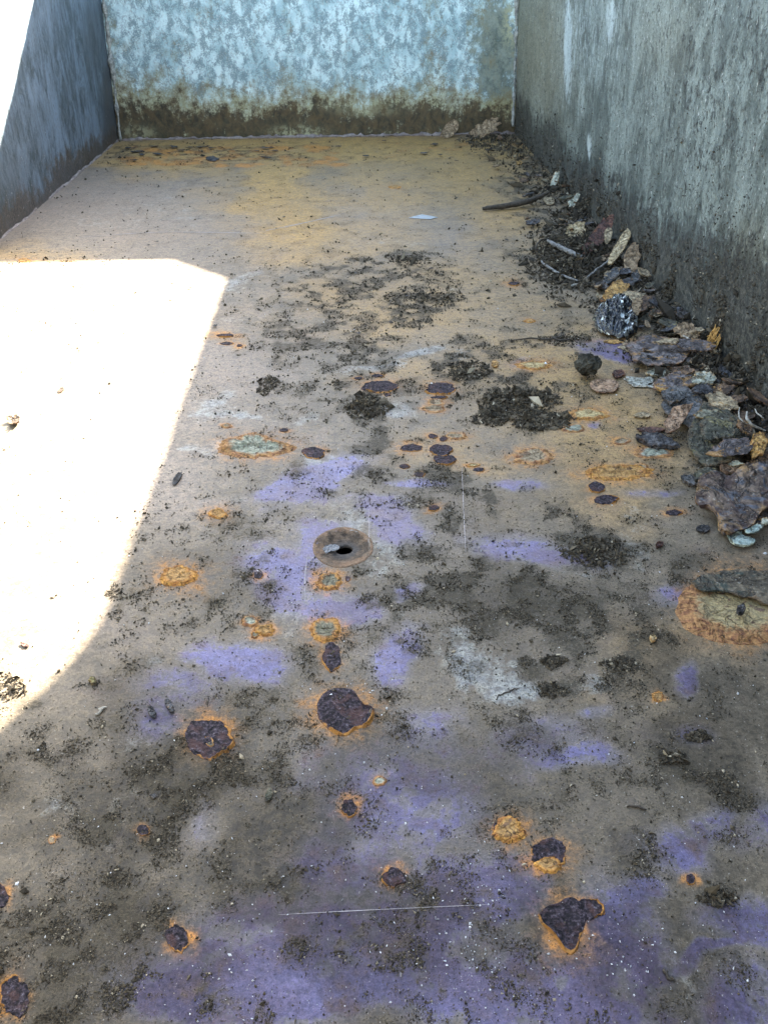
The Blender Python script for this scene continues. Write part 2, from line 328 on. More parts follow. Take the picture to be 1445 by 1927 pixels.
def mat_right():
    g = G('weathered_zinc_side'); co = g.co()
    dirt, pale, warm, _ = g.attr('stain')
    dev = lambda n, k: g.ma('MULTIPLY', g.ma('SUBTRACT', n, .5), k)
    add = lambda *a: a[0] if len(a) == 1 else g.ma('ADD', a[0], add(*a[1:]))
    n1 = g.noise(g.co((1, 1, .45)), 40, 6, .74, .7); n2 = g.noise(g.co((1, 1, .55)), 150, 5, .76, .8); n3 = g.noise(g.co((1, 1, .75)), 380, 4, .74, .5)
    n4 = g.noise(g.co((1, 1, .6)), 300, 4, .72); nl = g.noise(co, 10, 4, .6); nd = g.noise(g.co((1, 1, .7)), 105, 6, .74); ns = g.noise(g.co((1, 1, .06)), 60, 4, .6)
    c = g.mix((.10, .12, .10), (.315, .36, .31), g.ss(add(n1, dev(n2, .8), dev(n3, .5), dev(ns, .25), dev(nl, .7)), .32, .68))
    c = g.mix(c, g.mix((.26, .235, .15), (.42, .375, .25), g.ss(n2, .36, .64)), g.ma('MULTIPLY', warm, .85))
    c = g.mix(c, (.06, .062, .05), g.ma('MULTIPLY', g.ss(add(n2, dev(n3, 1.1)), .53, .70), .8))
    c = g.mix(c, (.64, .72, .68), g.ma('MULTIPLY', g.ss(add(pale, dev(n2, 1.3), dev(ns, .8)), .38, .85), .8))
    df = g.ss(add(g.ma('MULTIPLY', dirt, 1.0), dev(nd, 2.2), dev(n3, .9)), .28, .80)
    c = g.mix(c, g.mix((.022, .018, .012), (.15, .135, .10), g.ss(add(g.noise(co, 210, 5, .75), dev(n3, .8)), .42, .66)), g.ma('MULTIPLY', df, .9))
    c = g.mix(c, (.74, .74, .66), g.ma('MULTIPLY', g.ma('MULTIPLY', g.ss(add(n4, dev(nl, .2)), .63, .68), g.ma('SUBTRACT', 1.0, g.ma('MULTIPLY', df, .75))), .8))
    c = g.mix(c, (.045, .043, .036), g.ma('MULTIPLY', g.ss(add(n3, dev(nd, .6)), .57, .66), .8))
    nb = g.bump(add(n3, nd, df), .9, .0032)
    return g.out(c, .62, nb, 0, .4)

def mat_left():
    g = G('bluish_zinc_side'); co = g.co()
    dirt, dark, pale, _ = g.attr('stain')
    dev = lambda n, k: g.ma('MULTIPLY', g.ma('SUBTRACT', n, .5), k)
    add = lambda *a: a[0] if len(a) == 1 else g.ma('ADD', a[0], add(*a[1:]))
    n1 = g.noise(g.co((1, 1, .4)), 34, 6, .74, .8); n2 = g.noise(g.co((1, 1, .55)), 130, 5, .76, .6); n3 = g.noise(g.co((1, 1, .75)), 380, 4, .7); nd = g.noise(co, 70, 6, .7); nl = g.noise(co, 9, 3, .6)
    c = g.mix((.05, .066, .07), (.175, .23, .275), g.ss(add(n1, dev(n2, .6), dev(nl, .5)), .34, .68))
    c = g.mix(c, (.07, .075, .076), g.ma('MULTIPLY', g.ss(add(dark, dev(n2, 1.2), dev(n1, .6)), .3, .85), .85))
    c = g.mix(c, (.075, .08, .085), g.ma('MULTIPLY', g.ss(add(n2, dev(n3, .8)), .55, .70), .6))
    df = g.ss(add(dirt, dev(nd, 1.9), dev(n3, .5)), .32, .85)
    c = g.mix(c, g.mix((.035, .028, .02), (.10, .072, .05), g.ss(n3, .36, .62)), g.ma('MULTIPLY', df, .85))
    c = g.mix(c, (.62, .65, .64), g.ma('MULTIPLY', g.ss(n3, .65, .70), .7))
    nb = g.bump(add(n3, nd), .6, .0014)
    return g.out(c, .55, nb, 0, .45)

def mat_plain(name, c1, c2, scale=200, rough=.7, spec=.35, bump=.4, bd=.0006, metal=0.0, rnd=True):
    g = G(name); co = g.co(rnd=rnd)
    n = g.noise(co, scale, 4, .6); m = g.noise(co, scale*4, 3, .6)
    c = g.mix(c1, c2, g.ss(n, .33, .67)); c = g.mul(c, g.mix((.7, .7, .7), (1.25, 1.25, 1.25), m))
    return g.out(c, rough, g.bump(g.ma('ADD', n, m), bump, bd), metal, spec)

def mat_flake(name, c1, c2, c3, edge, s=120, k3=.55, rough=.7, spec=.35):
    g = G(name); co = g.co(rnd=True); e, z, _, _ = g.attr('edge')
    dev = lambda n, k: g.ma('MULTIPLY', g.ma('SUBTRACT', n, .5), k)
    n1 = g.noise(co, s, 5, .7, .8); n2 = g.noise(co, s*.8, 4, .65, 1.2); n3 = g.noise(co, s*4.5, 4, .7); n4 = g.noise(co, s*2, 5, .72)
    c = g.mix(c1, c2, g.ss(g.ma('ADD', n1, dev(n4, .5)), .40, .60))
    c = g.mix(c, c3, g.ss(g.ma('ADD', n2, dev(n3, .4)), k3, k3+.08))
    c = g.mix(c, edge, g.ma('MULTIPLY', g.ss(g.ma('ADD', e, dev(n1, 1.3)), .86, 1.14), .75))
    cr = g.ma('ABSOLUTE', g.ma('SUBTRACT', g.noise(co, s*.9, 4, .6, .6), .5))
    c = g.mix(c, (.03, .025, .02), g.ma('MULTIPLY', g.ss(cr, .018, .005), .8))
    c = g.mix(c, (.03, .026, .022), g.ma('MULTIPLY', g.ss(n3, .56, .68), .55))
    c = g.mix(c, (.5, .47, .40), g.ma('MULTIPLY', g.ss(g.noise(co, s*5.5, 3, .7), .63, .70), .5))
    c = g.mul(c, g.mix((.6, .6, .6), (1.35, 1.35, 1.35), g.ss(n4, .32, .68)))
    nb = g.bump(g.ma('ADD', g.ma('ADD', n4, n3), g.ss(cr, .0, .05)), .85, .0016)
    return g.out(c, rough, nb, 0, spec)

MF = {
 'grey':   mat_flake('slate_rust', (.075,.066,.06), (.165,.145,.13), (.32,.18,.07), (.22,.105,.045), 110, .54),
 'purple': mat_flake('purple_rust', (.085,.07,.068), (.185,.16,.155), (.34,.19,.075), (.24,.12,.05), 95, .52),
 'blue':   mat_flake('blue_grey_scale', (.06,.064,.064), (.15,.147,.142), (.28,.17,.075), (.12,.085,.06), 110, .6),
 'dark':   mat_flake('dark_scale', (.042,.042,.045), (.10,.098,.10), (.16,.10,.06), (.07,.045,.03), 130, .6),
 'brown':  mat_flake('brown_scale', (.085,.052,.034), (.18,.11,.065), (.36,.20,.07), (.24,.12,.05), 120, .58),
 'red':    mat_flake('red_brown_scale', (.085,.04,.032), (.15,.07,.05), (.10,.05,.045), (.28,.12,.06), 150, .6),
 'pink':   mat_flake('pinkish_tan_scale', (.36,.22,.13), (.46,.30,.19), (.28,.14,.07), (.22,.10,.05), 120, .6),
 'tan':    mat_flake('tan_scale', (.38,.29,.17), (.48,.37,.23), (.40,.24,.09), (.26,.15,.07), 160, .6),
 'orange': mat_flake('orange_rust', (.50,.27,.075), (.60,.36,.13), (.26,.13,.06), (.46,.20,.05), 180, .56),
 'yellow': mat_flake('yellow_rust', (.46,.34,.17), (.55,.43,.24), (.44,.25,.09), (.48,.22,.06), 150, .58),
 'pale':   mat_flake('pale_lichen_scale', (.34,.35,.26), (.44,.44,.35), (.25,.21,.12), (.50,.27,.08), 120, .56),
 'mint':   mat_flake('grey_green_scale', (.33,.42,.37), (.42,.50,.44), (.28,.33,.27), (.46,.43,.26), 110, .6),
 'white':  mat_flake('whitish_crust', (.42,.42,.35), (.54,.54,.46), (.32,.28,.17), (.40,.22,.11), 220, .55),
 'moss':   mat_flake('mossy_scale', (.045,.046,.03), (.095,.09,.062), (.19,.165,.075), (.16,.10,.05), 95, .56),
 'chunk':  mat_flake('layered_rust', (.06,.036,.03), (.155,.112,.082), (.085,.09,.105), (.34,.19,.065), 60, .56),
 'olive':  mat_flake('olive_rust', (.22,.21,.14), (.30,.285,.20), (.17,.15,.10), (.50,.25,.065), 160, .6),
 'leaf':   mat_flake('dry_leaf', (.30,.20,.11), (.42,.30,.18), (.22,.13,.065), (.30,.17,.08), 140, .6, .6),
 'straw':  mat_flake('straw_wood', (.40,.29,.145), (.56,.45,.28), (.22,.13,.055), (.40,.26,.12), 150, .6),
}
def mat_pit():
    g = G('dark_pitted_steel'); co = g.co(rnd=False); e, z, rim, _ = g.attr('edge')
    n1 = g.noise(co, 260, 4, .65); n2 = g.noise(co, 700, 4, .7); n3 = g.noise(co, 130, 3, .6)
    c = g.mix((.010, .008, .011), (.075, .056, .07), g.ss(n2, .42, .64))
    c = g.mix(c, (.10, .05, .045), g.ma('MULTIPLY', g.ss(n3, .5, .65), .6))
    c = g.mix(c, (.20, .19, .21), g.ma('MULTIPLY', g.ss(n2, .61, .69), .8))
    rf = g.ss(g.ma('ADD', rim, g.ma('MULTIPLY', g.ma('SUBTRACT', g.noise(co, 150, 5, .7), .5), 2.6)), .50, .85)
    c = g.mix(c, g.mix((.52, .26, .06), (.30, .12, .04), n2), rf)
    return g.out(c, .78, g.bump(g.ma('ADD', n1, n2), 1.0, .0016), 0, .25)
M_PIT = mat_pit()
def mat_blis(name, c1, c2, c3, ring):
    g = G(name); co = g.co(); e, nz, _, _ = g.attr('edge')
    dev = lambda n, k: g.ma('MULTIPLY', g.ma('SUBTRACT', n, .5), k)
    n1 = g.noise(co, 110, 5, .68, .6); n2 = g.noise(co, 320, 5, .7); n3 = g.noise(co, 900, 3, .7); n4 = g.noise(co, 150, 4, .65, .8)
    c = g.mix(c1, c2, g.ss(g.ma('ADD', n2, dev(n1, .6)), .36, .64))
    c = g.mix(c, c3, g.ma('MULTIPLY', g.ss(g.ma('ADD', n4, dev(n2, .5)), .55, .66), .8))
    r_ = g.ss(g.ma('ADD', e, g.ma('ADD', dev(n1, .9), dev(n2, .5))), .50, .80)
    c = g.mix(c, g.mix(ring, (ring[0]*.62, ring[1]*.5, ring[2]*.6), g.ss(n2, .42, .62)), g.ma('MULTIPLY', r_, .92))
    cr = g.ma('ABSOLUTE', g.ma('SUBTRACT', g.noise(co, 130, 4, .6, .5), .5))
    c = g.mix(c, (.035, .022, .018), g.ma('MULTIPLY', g.ss(cr, .010, .003), .6))
    c = g.mix(c, (.05, .03, .03), g.ma('MULTIPLY', g.ss(n2, .60, .68), .7))
    c = g.mul(c, g.mix((.75, .75, .75), (1.25, 1.25, 1.25), g.ss(n3, .35, .65)))
    return g.out(c, .75, g.bump(g.ma('ADD', n2, g.ss(cr, 0, .04)), .8, .0013), 0, .25)
MB = {'pale': mat_blis('pale_blister', (.24,.25,.18), (.36,.37,.29), (.15,.13,.085), (.38,.185,.06)),
      'orange': mat_blis('orange_blister', (.34,.19,.07), (.46,.27,.10), (.10,.055,.04), (.50,.24,.055)),
      'olive': mat_blis('olive_blister', (.14,.13,.085), (.23,.205,.14), (.10,.08,.05), (.46,.22,.055)),
      'tan': mat_blis('tan_blister', (.25,.19,.115), (.36,.28,.18), (.16,.10,.06), (.46,.24,.09)),
      'yellow': mat_blis('yellow_blister', (.42,.31,.14), (.50,.39,.20), (.28,.15,.06), (.48,.23,.06)),
      'big': mat_blis('broad_blister', (.28,.22,.12), (.38,.29,.14), (.11,.055,.05), (.36,.175,.065))}
M_CRUMB = None
def mat_crumb():
    g = G('dirt_grains'); a, b, _, _ = g.attr('shade')
    c = g.mix((.028, .023, .016), (.115, .093, .062), a); c = g.mix(c, (.40, .34, .24), g.ss(b, .965, .985))
    return g.out(c, .85, None, 0, .2)
M_CRUMB = mat_crumb()
M_GLINT = mat_plain('glint_grain', (.55, .57, .58), (.75, .76, .76), 300, .35, .6)
M_OUT = mat_plain('outer_steel', (.16, .15, .14), (.26, .25, .23), 30, .6, .4, .3, .001, 0, False)
M_GROUND = mat_plain('bare_earth', (.13, .10, .07), (.20, .16, .115), 5, .9, .2, .6, .02, 0, False)
M_SEAM = mat_plain('pale_weld_bead', (.17, .17, .15), (.46, .45, .39), 130, .6, .4, .6, .001, 0, False)
M_SEAMR = mat_plain('rusty_weld_bead', (.16, .12, .10), (.28, .23, .20), 90, .6, .4, .5, .001, 0, False)
M_TWIG = mat_plain('dark_twig', (.035, .028, .02), (.085, .068, .05), 260, .8)
M_TWIGG = mat_plain('grey_twig', (.09, .085, .075), (.27, .26, .24), 260, .7)
M_ROOT = mat_plain('pale_root', (.23, .21, .17), (.42, .39, .33), 300, .8)
M_ROOTO = mat_plain('orange_root', (.42, .22, .06), (.55, .32, .10), 300, .8)
M_STONE = mat_plain('dark_stone', (.03, .028, .02), (.10, .09, .065), 150, .85, .25, 1, .003)
M_SCR = mat_plain('bright_scratch', (.24, .21, .20), (.32, .29, .29), 500, .4, .5, .2, .0002, 0, False)
M_LIP = mat_plain('bare_bent_steel', (.09, .095, .10), (.17, .18, .19), 300, .35, .6)
M_TAPE = mat_plain('bluish_film', (.27, .30, .32), (.38, .41, .42), 160, .4, .5)
def mat_foil():
    g = G('crumpled_foil'); co = g.co(); n = g.noise(co, 75, 3, .5, .6); n2 = g.noise(co, 420, 3, .6)
    f = g.ss(n, .555, .61)
    c = g.mix((.012, .015, .02), (.66, .70, .68), f); c = g.mix(c, (.55, .53, .38), g.ma('MULTIPLY', g.ss(n2, .58, .64), .5))
    return g.out(c, .26, g.bump(n2, .5, .0008), g.ma('MULTIPLY', f, .7), .6)
M_FOIL = mat_foil()
M_FLOOR, M_BACK, M_RIGHT, M_LEFT = mat_floor(), mat_back(), mat_right(), mat_left()

# ================================================================== SETTING: the ground outside
mesh('ground', [(-25, -25, -.16), (25, -25, -.16), (25, 25, -.16), (-25, 25, -.16)], [(0, 1, 2, 3)], M_GROUND)['kind'] = 'structure'

# ================================================================== THE TROUGH
trough = bpy.data.objects.new('metal_trough', None); COL.objects.link(trough)
tag(trough, 'large rusted open metal trough with a stained steel floor and three zinc grey walls', 'trough')

# ---- floor: a fine sheet, finer towards the near end; a round opening is left for the punched hole
Y0 = -0.16
ys = np.concatenate([np.linspace(Y0, .08, 10, endpoint=False), .08*np.exp(np.linspace(0, math.log(D/.08), 760))])
xs = np.linspace(XL, XR, 470)
X, Y = np.meshgrid(xs, ys)
dish = (fbm(X*3, Y*3, 60, 2)-.5)*.004*sm(0, .1, X-XL)*sm(0, .1, XR-X)
hole_c = at(645, 1030)
HR = np.array([.0165, .0165])
rr = np.sqrt(((X-hole_c[0])/.0175)**2 + ((Y-hole_c[1])/.0195)**2)
dish *= 0.25
Z = dish - .0002*0
halo, vio, drt, sky, tan, mau, gri_shade = floor_masks(X.ravel(), Y.ravel())
cpx, cpy = proj(X.ravel(), Y.ravel(), 0*X.ravel()); sun_clear = ell(cpx, cpy, [(60, 830, 300, 400, 1.0)], 5)*(1-ell(cpx, cpy, [(20, 1290, 40, 30, 1)], 4))  # dirt thinned where the sunlit patch falls, so it washes out white
drt = drt*(1-.85*sun_clear); A = np.stack([halo, vio, drt, sky], 1); B = np.stack([tan, mau, gri_shade, sun_clear], 1)
V = np.stack([X.ravel(), Y.ravel(), Z.ravel()], 1)
Fq = gridfaces(len(ys), len(xs))
keep = ~(rr.ravel()[Fq] < .80).any(1)
Fq = Fq[keep]
nb = len(V)
V2, F2 = box((XL-.004, Y0, -.006), (XR+.004, D+.004, -.0035))
# the plate's underside, open round the hole
def plate_with_hole(z):
    q = []
    n = 32
    for k in range(n):
        a = 2*math.pi*k/n; q.append((hole_c[0]+.0155*math.cos(a), hole_c[1]+.0175*math.sin(a), z))
    for k in range(n):
        a = 2*math.pi*k/n; c, s = math.cos(a), math.sin(a)
        t = min((((XR+.004) if c > 0 else (XL-.004))-hole_c[0])/c if abs(c) > 1e-6 else 9, (((D+.004) if s > 0 else Y0)-hole_c[1])/s if abs(s) > 1e-6 else 9)
        q.append((hole_c[0]+t*c, hole_c[1]+t*s, z))
    return q, [(k, (k+1) % n, n+(k+1) % n, n+k) for k in range(n)]
V2, F2 = plate_with_hole(-.005)
bx = box((XL-.004, Y0, -.05), (XR+.004, D+.004, -.0055)); V2, F2 = join((V2, F2), (bx[0], [f for i_, f in enumerate(bx[1]) if i_ != 1]))  # unseen box added beneath to keep light out of the hole
V2 = np.array(V2)
allF = Fq.tolist() + [tuple(i+nb for i in f) for f in F2]
pad = np.zeros((len(V2), 4))
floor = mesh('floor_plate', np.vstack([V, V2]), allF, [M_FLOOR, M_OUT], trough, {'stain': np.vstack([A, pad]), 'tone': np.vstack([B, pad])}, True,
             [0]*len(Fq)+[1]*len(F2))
floor['label'] = 'brown and violet stained steel floor with rust spots'
def floor_z(x, y):
    w = (fbm(np.array(x)*3, np.array(y)*3, 60, 2)-.5)*.004*sm(0, .1, np.array(x)-XL)*sm(0, .1, XR-np.array(x))*.25
    return w

# ---- back wall
def ell_back(X_, Z_, L, k=4):
    px, py = proj(X_, X_*0+D, Z_); return ell(px, py, L, k)
us = np.linspace(XL+.0, XR-.0, 300); zs = np.linspace(0, HW, 190)
U, W = np.meshgrid(us, zs)
inL = XL+LEAN_L*W; inR = XR+LEAN_R*W
Xb = inL+(U-XL)/(XR-XL)*(inR-inL)
bz = (fbm(Xb*40, W*40, 81, 4)-.5)*.0016 + (fbm(Xb*7, W*7, 83, 2)-.5)*.004
hline = .058 + .04*(fbm(Xb*9, W*0, 90, 3)-.5) + .026*sm(.14, .0, (Xb-XL))
band = sm(1.75, .15, W/hline)
green = ell_back(Xb, W, [(935, 110, 40, 120, 1.0), (900, 60, 26, 60, .7), (950, 210, 50, 60, .9), (215, 130, 10, 140, .5)])
palem = ell_back(Xb, W, [(560, 250, 44, 12, .9), (260, 250, 30, 12, .6), (960, 45, 14, 34, .9), (690, 205, 60, 12, .4)])
Vb = np.stack([Xb.ravel(), (D-np.abs(bz)).ravel(), W.ravel()], 1)
Fb = gridfaces(len(zs), len(us))
V2, F2 = box((XL-.006, D+.0005, -.006), (XR+.006, D+.004, HW))
lipV, lipF = box((XL-.03, D+.0045, HW-.012), (XR+.03, D+.028, HW))
V2, F2 = join((V2, F2), (lipV, lipF))
# a flat triangular gusset braces the top of the back right corner
xr_top = XR+LEAN_R*HW
gus = ([(xr_top, D, HW-.004), (xr_top-.068, D, HW-.004), (xr_top, D-.068, HW-.004), (xr_top, D, HW-.0005), (xr_top-.068, D, HW-.0005), (xr_top, D-.068, HW-.0005)],
       [(0, 2, 1), (3, 4, 5), (0, 1, 4, 3), (1, 2, 5, 4), (2, 0, 3, 5)])
V2 = np.array(V2); nb = len(Vb)
back = mesh('back_wall', np.vstack([Vb, V2]), Fb[:, ::-1].tolist()+[tuple(i+nb for i in f) for f in F2], [M_BACK, M_OUT], trough,
            {'stain': np.vstack([np.stack([band.ravel(), green.ravel(), palem.ravel(), 0*band.ravel()], 1), np.zeros((len(V2), 4))])}, True, [0]*len(Fb)+[1]*len(F2))
back.name = 'end_wall'
fw_ = join(box((XL+.001, Y0+.001, -.006), (XR-.002, Y0+.005, HW)), box((XL-.03, Y0-.03, HW-.012), (XR+.03, Y0-.0005, HW)))  # unseen wall added behind the camera to block light from the near floor
front = mesh('end_wall', fw_[0], fw_[1], M_OUT, trough); front['label'] = 'plain near end wall out of view, added to dim the near floor'
back['label'] = 'pale blue mottled galvanised end wall, rust brown along its foot'
mesh('corner_gusset', gus[0], gus[1], M_OUT, trough)

# ---- right wall, with a taller section nearer the camera
YS = 0.968; HT = 0.66
ys2 = np.concatenate([np.linspace(Y0, .12, 20, endpoint=False), np.linspace(.12, D, 520)]); zs2 = np.concatenate([[0], np.linspace(.001, .2, 130), np.linspace(.205, HW, 50)])
Yr, Wr = np.meshgrid(ys2, zs2)
rel = (fbm(Yr*45, Wr*30, 101, 5)-.5)*.0035*(1+1.5*sm(.08, 0, Wr)) + (fbm(Yr*5, Wr*4, 103, 2)-.5)*.004
Xr = XR+LEAN_R*Wr+.001-np.abs(rel+.0005)
pxr, pyr = proj(Xr, Yr, Wr)
dlow = sm(.10, .0, Wr-.05*(fbm(Yr*14, Yr*0, 105, 3)-.5)-.04*sm(1.05, .55, Yr))
dlow = np.maximum(dlow, ell(pxr, pyr, [(1390, 560, 120, 130, .45, 40), (1200, 470, 90, 60, .5, 45), (1330, 200, 90, 200, .28), (1420, 90, 60, 140, .3)], 3))
palr = ell(pxr, pyr, [(1130, 60, 90, 130, .42), (1068, 90, 10, 110, .9), (1085, 60, 14, 100, .6), (1150, 40, 14, 60, .75), (1110, 80, 50, 120, .45), (1108, 275, 5, 30, .9), (1095, 190, 10, 50, .45), (1240, 150, 50, 90, .2), (1300, 330, 60, 120, .2)], 4)
warmr = ell(pxr, pyr, [(1010, 90, 50, 150, 1), (1000, 240, 30, 50, .6), (1420, 480, 50, 60, .5), (1250, 60, 60, 80, .3)], 3)
Vr = np.stack([Xr.ravel(), Yr.ravel(), Wr.ravel()], 1); Fr = gridfaces(len(zs2), len(ys2))
nb = len(Vr)
def slab_right(y0, y1, z0, z1, o0=.0015, o1=.005):
    return ([(XR+LEAN_R*z0+o0, y0, z0), (XR+LEAN_R*z0+o1, y0, z0), (XR+LEAN_R*z0+o1, y1, z0), (XR+LEAN_R*z0+o0, y1, z0),
             (XR+LEAN_R*z1+o0, y0, z1), (XR+LEAN_R*z1+o1, y0, z1), (XR+LEAN_R*z1+o1, y1, z1), (XR+LEAN_R*z1+o0, y1, z1)],
            [(0, 3, 2, 1), (4, 5, 6, 7), (0, 1, 5, 4), (1, 2, 6, 5), (2, 3, 7, 6), (3, 0, 4, 7)])
hi = []; zf = HW                            # taller section, its inner corner filleted
prof = [(YS, HW+.012), (YS-.001, HW+.03), (YS-.001, HT)]
pl = [(YS+.03, HW), (YS+.016, HW+.002), (YS+.006, HW+.007), (YS+.001, HW+.016), (YS-.001, HW+.03), (YS-.002, HT), (Y0, HT), (Y0, HW)]
n = len(pl)
xo = XR+LEAN_R*HW
hv = [(xo+.0005, y, z) for y, z in pl]+[(xo+.0045, y, z) for y, z in pl]
hf = [tuple(range(n)), tuple(range(2*n-1, n-1, -1))]+[(i, n+i, n+(i+1) % n, (i+1) % n) for i in range(n)]
lip = box((XR+LEAN_R*HW+.0055, YS+.03, HW-.012), (XR+LEAN_R*HW+.03, D+.004, HW))
V2, F2 = join(slab_right(Y0, D+.0003, -.006, HW), (hv, hf), lip)
V2 = np.array(V2)
right = mesh('side_wall', np.vstack([Vr, V2]), Fr[:, ::-1].tolist()+[tuple(int(i)+nb for i in f) for f in F2], [M_RIGHT, M_OUT], trough,
     {'stain': np.vstack([np.stack([dlow.ravel(), palr.ravel(), warmr.ravel(), 0*dlow.ravel()], 1), np.zeros((len(V2), 4))])}, True, [0]*len(Fr)+[1]*len(F2))
right['label'] = 'rough grey side wall with streaks, white specks and dirt crusted along its foot'

# ---- left wall
zs3 = np.linspace(0, HW, 120); ys3 = np.linspace(Y0, D, 420)
Yl, Wl = np.meshgrid(ys3, zs3)
rel = (fbm(Yl*40, Wl*30, 121, 4)-.5)*.002+(fbm(Yl*5, Wl*4, 123, 2)-.5)*.005
Xl = XL+LEAN_L*Wl+np.abs(rel)
pxl, pyl = proj(Xl, Yl, Wl)
dl = sm(.06, .0, Wl-.05*(fbm(Yl*14, Yl*0, 125, 3)-.5))
dl = np.maximum(dl, ell(pxl, pyl, [(120, 320, 50, 40, .5), (180, 290, 40, 30, .6)], 4))
dk = ell(pxl, pyl, [(208, 200, 16, 110, 1), (175, 60, 26, 90, .6), (60, 260, 50, 90, .35), (30, 330, 40, 70, .5)], 4)
Vl = np.stack([Xl.ravel(), Yl.ravel(), Wl.ravel()], 1); Fl = gridfaces(len(zs3), len(ys3)); nb = len(Vl)
def slab_left(y0, y1, z0, z1, o0=.0005, o1=.004):
    return ([(XL+LEAN_L*z0-o1, y0, z0), (XL+LEAN_L*z0-o0, y0, z0), (XL+LEAN_L*z0-o0, y1, z0), (XL+LEAN_L*z0-o1, y1, z0),
             (XL+LEAN_L*z1-o1, y0, z1), (XL+LEAN_L*z1-o0, y0, z1), (XL+LEAN_L*z1-o0, y1, z1), (XL+LEAN_L*z1-o1, y1, z1)],
            [(0, 3, 2, 1), (4, 5, 6, 7), (0, 1, 5, 4), (1, 2, 6, 5), (2, 3, 7, 6), (3, 0, 4, 7)])
V2, F2 = join(slab_left(Y0, D+.0003, -.006, HW), box((XL+LEAN_L*HW-.03, Y0, HW-.012), (XL+LEAN_L*HW-.0045, D+.004, HW)))
V2 = np.array(V2)
left = mesh('side_wall', np.vstack([Vl, V2]), Fl.tolist()+[tuple(int(i)+nb for i in f) for f in F2], [M_LEFT, M_OUT], trough,
     {'stain': np.vstack([np.stack([dl.ravel(), dk.ravel(), 0*dl.ravel(), 0*dl.ravel()], 1), np.zeros((len(V2), 4))])}, True, [0]*len(Fl)+[1]*len(F2))
left['label'] = 'blue grey side wall with dark streaks, sunlit beyond the end wall shadow'

# ---- weld beads in the corners
def bead(P, r0, r1, mat, seed, name='weld_seam', m=90):
    P = np.asarray(P, float); t = np.linspace(0, 1, m)[:, None]; Q = P[0]*(1-t)+P[1]*t
    w = fbm(np.linspace(0, m*.45, m), np.zeros(m), seed, 3)
    R = r0+(r1-r0)*np.clip((w-.3)*2.2, 0, 1)
    Q = Q+np.stack([(fbm(np.linspace(0, m*.3, m), np.ones(m)*k, seed+9, 2)-.5)*.003 for k in (0, 5, 9)], 1)
    v, f = tube(Q, R, 8, seed, .3)
    return mesh(name, v, f, mat, back, None, True)
bead([(XL+.006, D-.003, .0), (XL+LEAN_L*HW+.006, D-.003, HW)], .0012, .0055, M_SEAM, 3)
bead([(XR-.004, D-.003, .012), (XR+LEAN_R*HW-.004, D-.003, HW)], .0008, .0045, M_SEAM, 8)
bead([(XL, D-.002, .001), (XR, D-.002, .001)], .0015, .0045, M_SEAMR, 13, m=200)
o = bead([(XL+.001, .3, .0), (XL+.001, D, .0)], .001, .0035, M_SEAMR, 17, m=200); o.parent = left

# ================================================================== RUST SPOTS (pieces of the floor plate)
def outline(px, py, rx, ry, seed, K=48, rot=0.0, jag=.10, lobes=.16, z=0.0, poly=0):
    th = np.linspace(0, 2*math.pi, K, endpoint=False)
    if poly:
        r_ = np.random.default_rng(seed*7+1)
        a = np.sort((np.arange(poly)+r_.uniform(-.3, .3, poly))*2*math.pi/poly) % (2*math.pi); a = np.sort(a)
        rad = r_.uniform(.82, 1.12, poly)
        vx, vy = rad*np.cos(a), rad*np.sin(a)
        r = np.ones(K)
        for i, t in enumerate(th):
            for j in range(poly):
                a0, a1 = a[j], a[(j+1) % poly]+(2*math.pi if j == poly-1 else 0)
                tt = t if t >= a[0] else t+2*math.pi
                if a0 <= tt <= a1:
                    p, q = np.array([vx[j], vy[j]]), np.array([vx[(j+1) % poly], vy[(j+1) % poly]])
                    d = np.array([math.cos(t), math.sin(t)]); e = q-p
                    den = d[0]*e[1]-d[1]*e[0]
                    r[i] = (p[0]*e[1]-p[1]*e[0])/den if abs(den) > 1e-6 else 1
    else:
        r = 1+lobes*2*(fbm(np.cos(th)*1.1+5, np.sin(th)*1.1+5, seed, 2)-.5)
    r = r+jag*2*(fbm(np.cos(th)*4+9, np.sin(th)*4+9, seed+3, 3)-.5)
    a = math.radians(rot)
    ox, oy = rx*r*np.cos(th), ry*r*np.sin(th)
    qx = px+ox*math.cos(a)-oy*math.sin(a); qy = py+ox*math.sin(a)+oy*math.cos(a)
    return at(qx, qy, z), th

def disc(P, ts):
    """rings between the outline's centre and the outline; returns xy, t, angle index, faces"""
    c = P.mean(0); K = len(P); XY = [c[:2]]; T = [0.0]
    for t in ts:
        for k in range(K): XY.append(c[:2]+(P[k, :2]-c[:2])*t); T.append(t)
    Fc = [(0, 1+k, 1+(k+1) % K) for k in range(K)]
    for i in range(len(ts)-1):
        a = 1+i*K; b = a+K
        Fc += [(a+k, b+k, b+(k+1) % K, a+(k+1) % K) for k in range(K)]
    return np.array(XY), np.array(T), Fc, c

def wind(Fc): return [tuple(reversed(f)) for f in Fc]

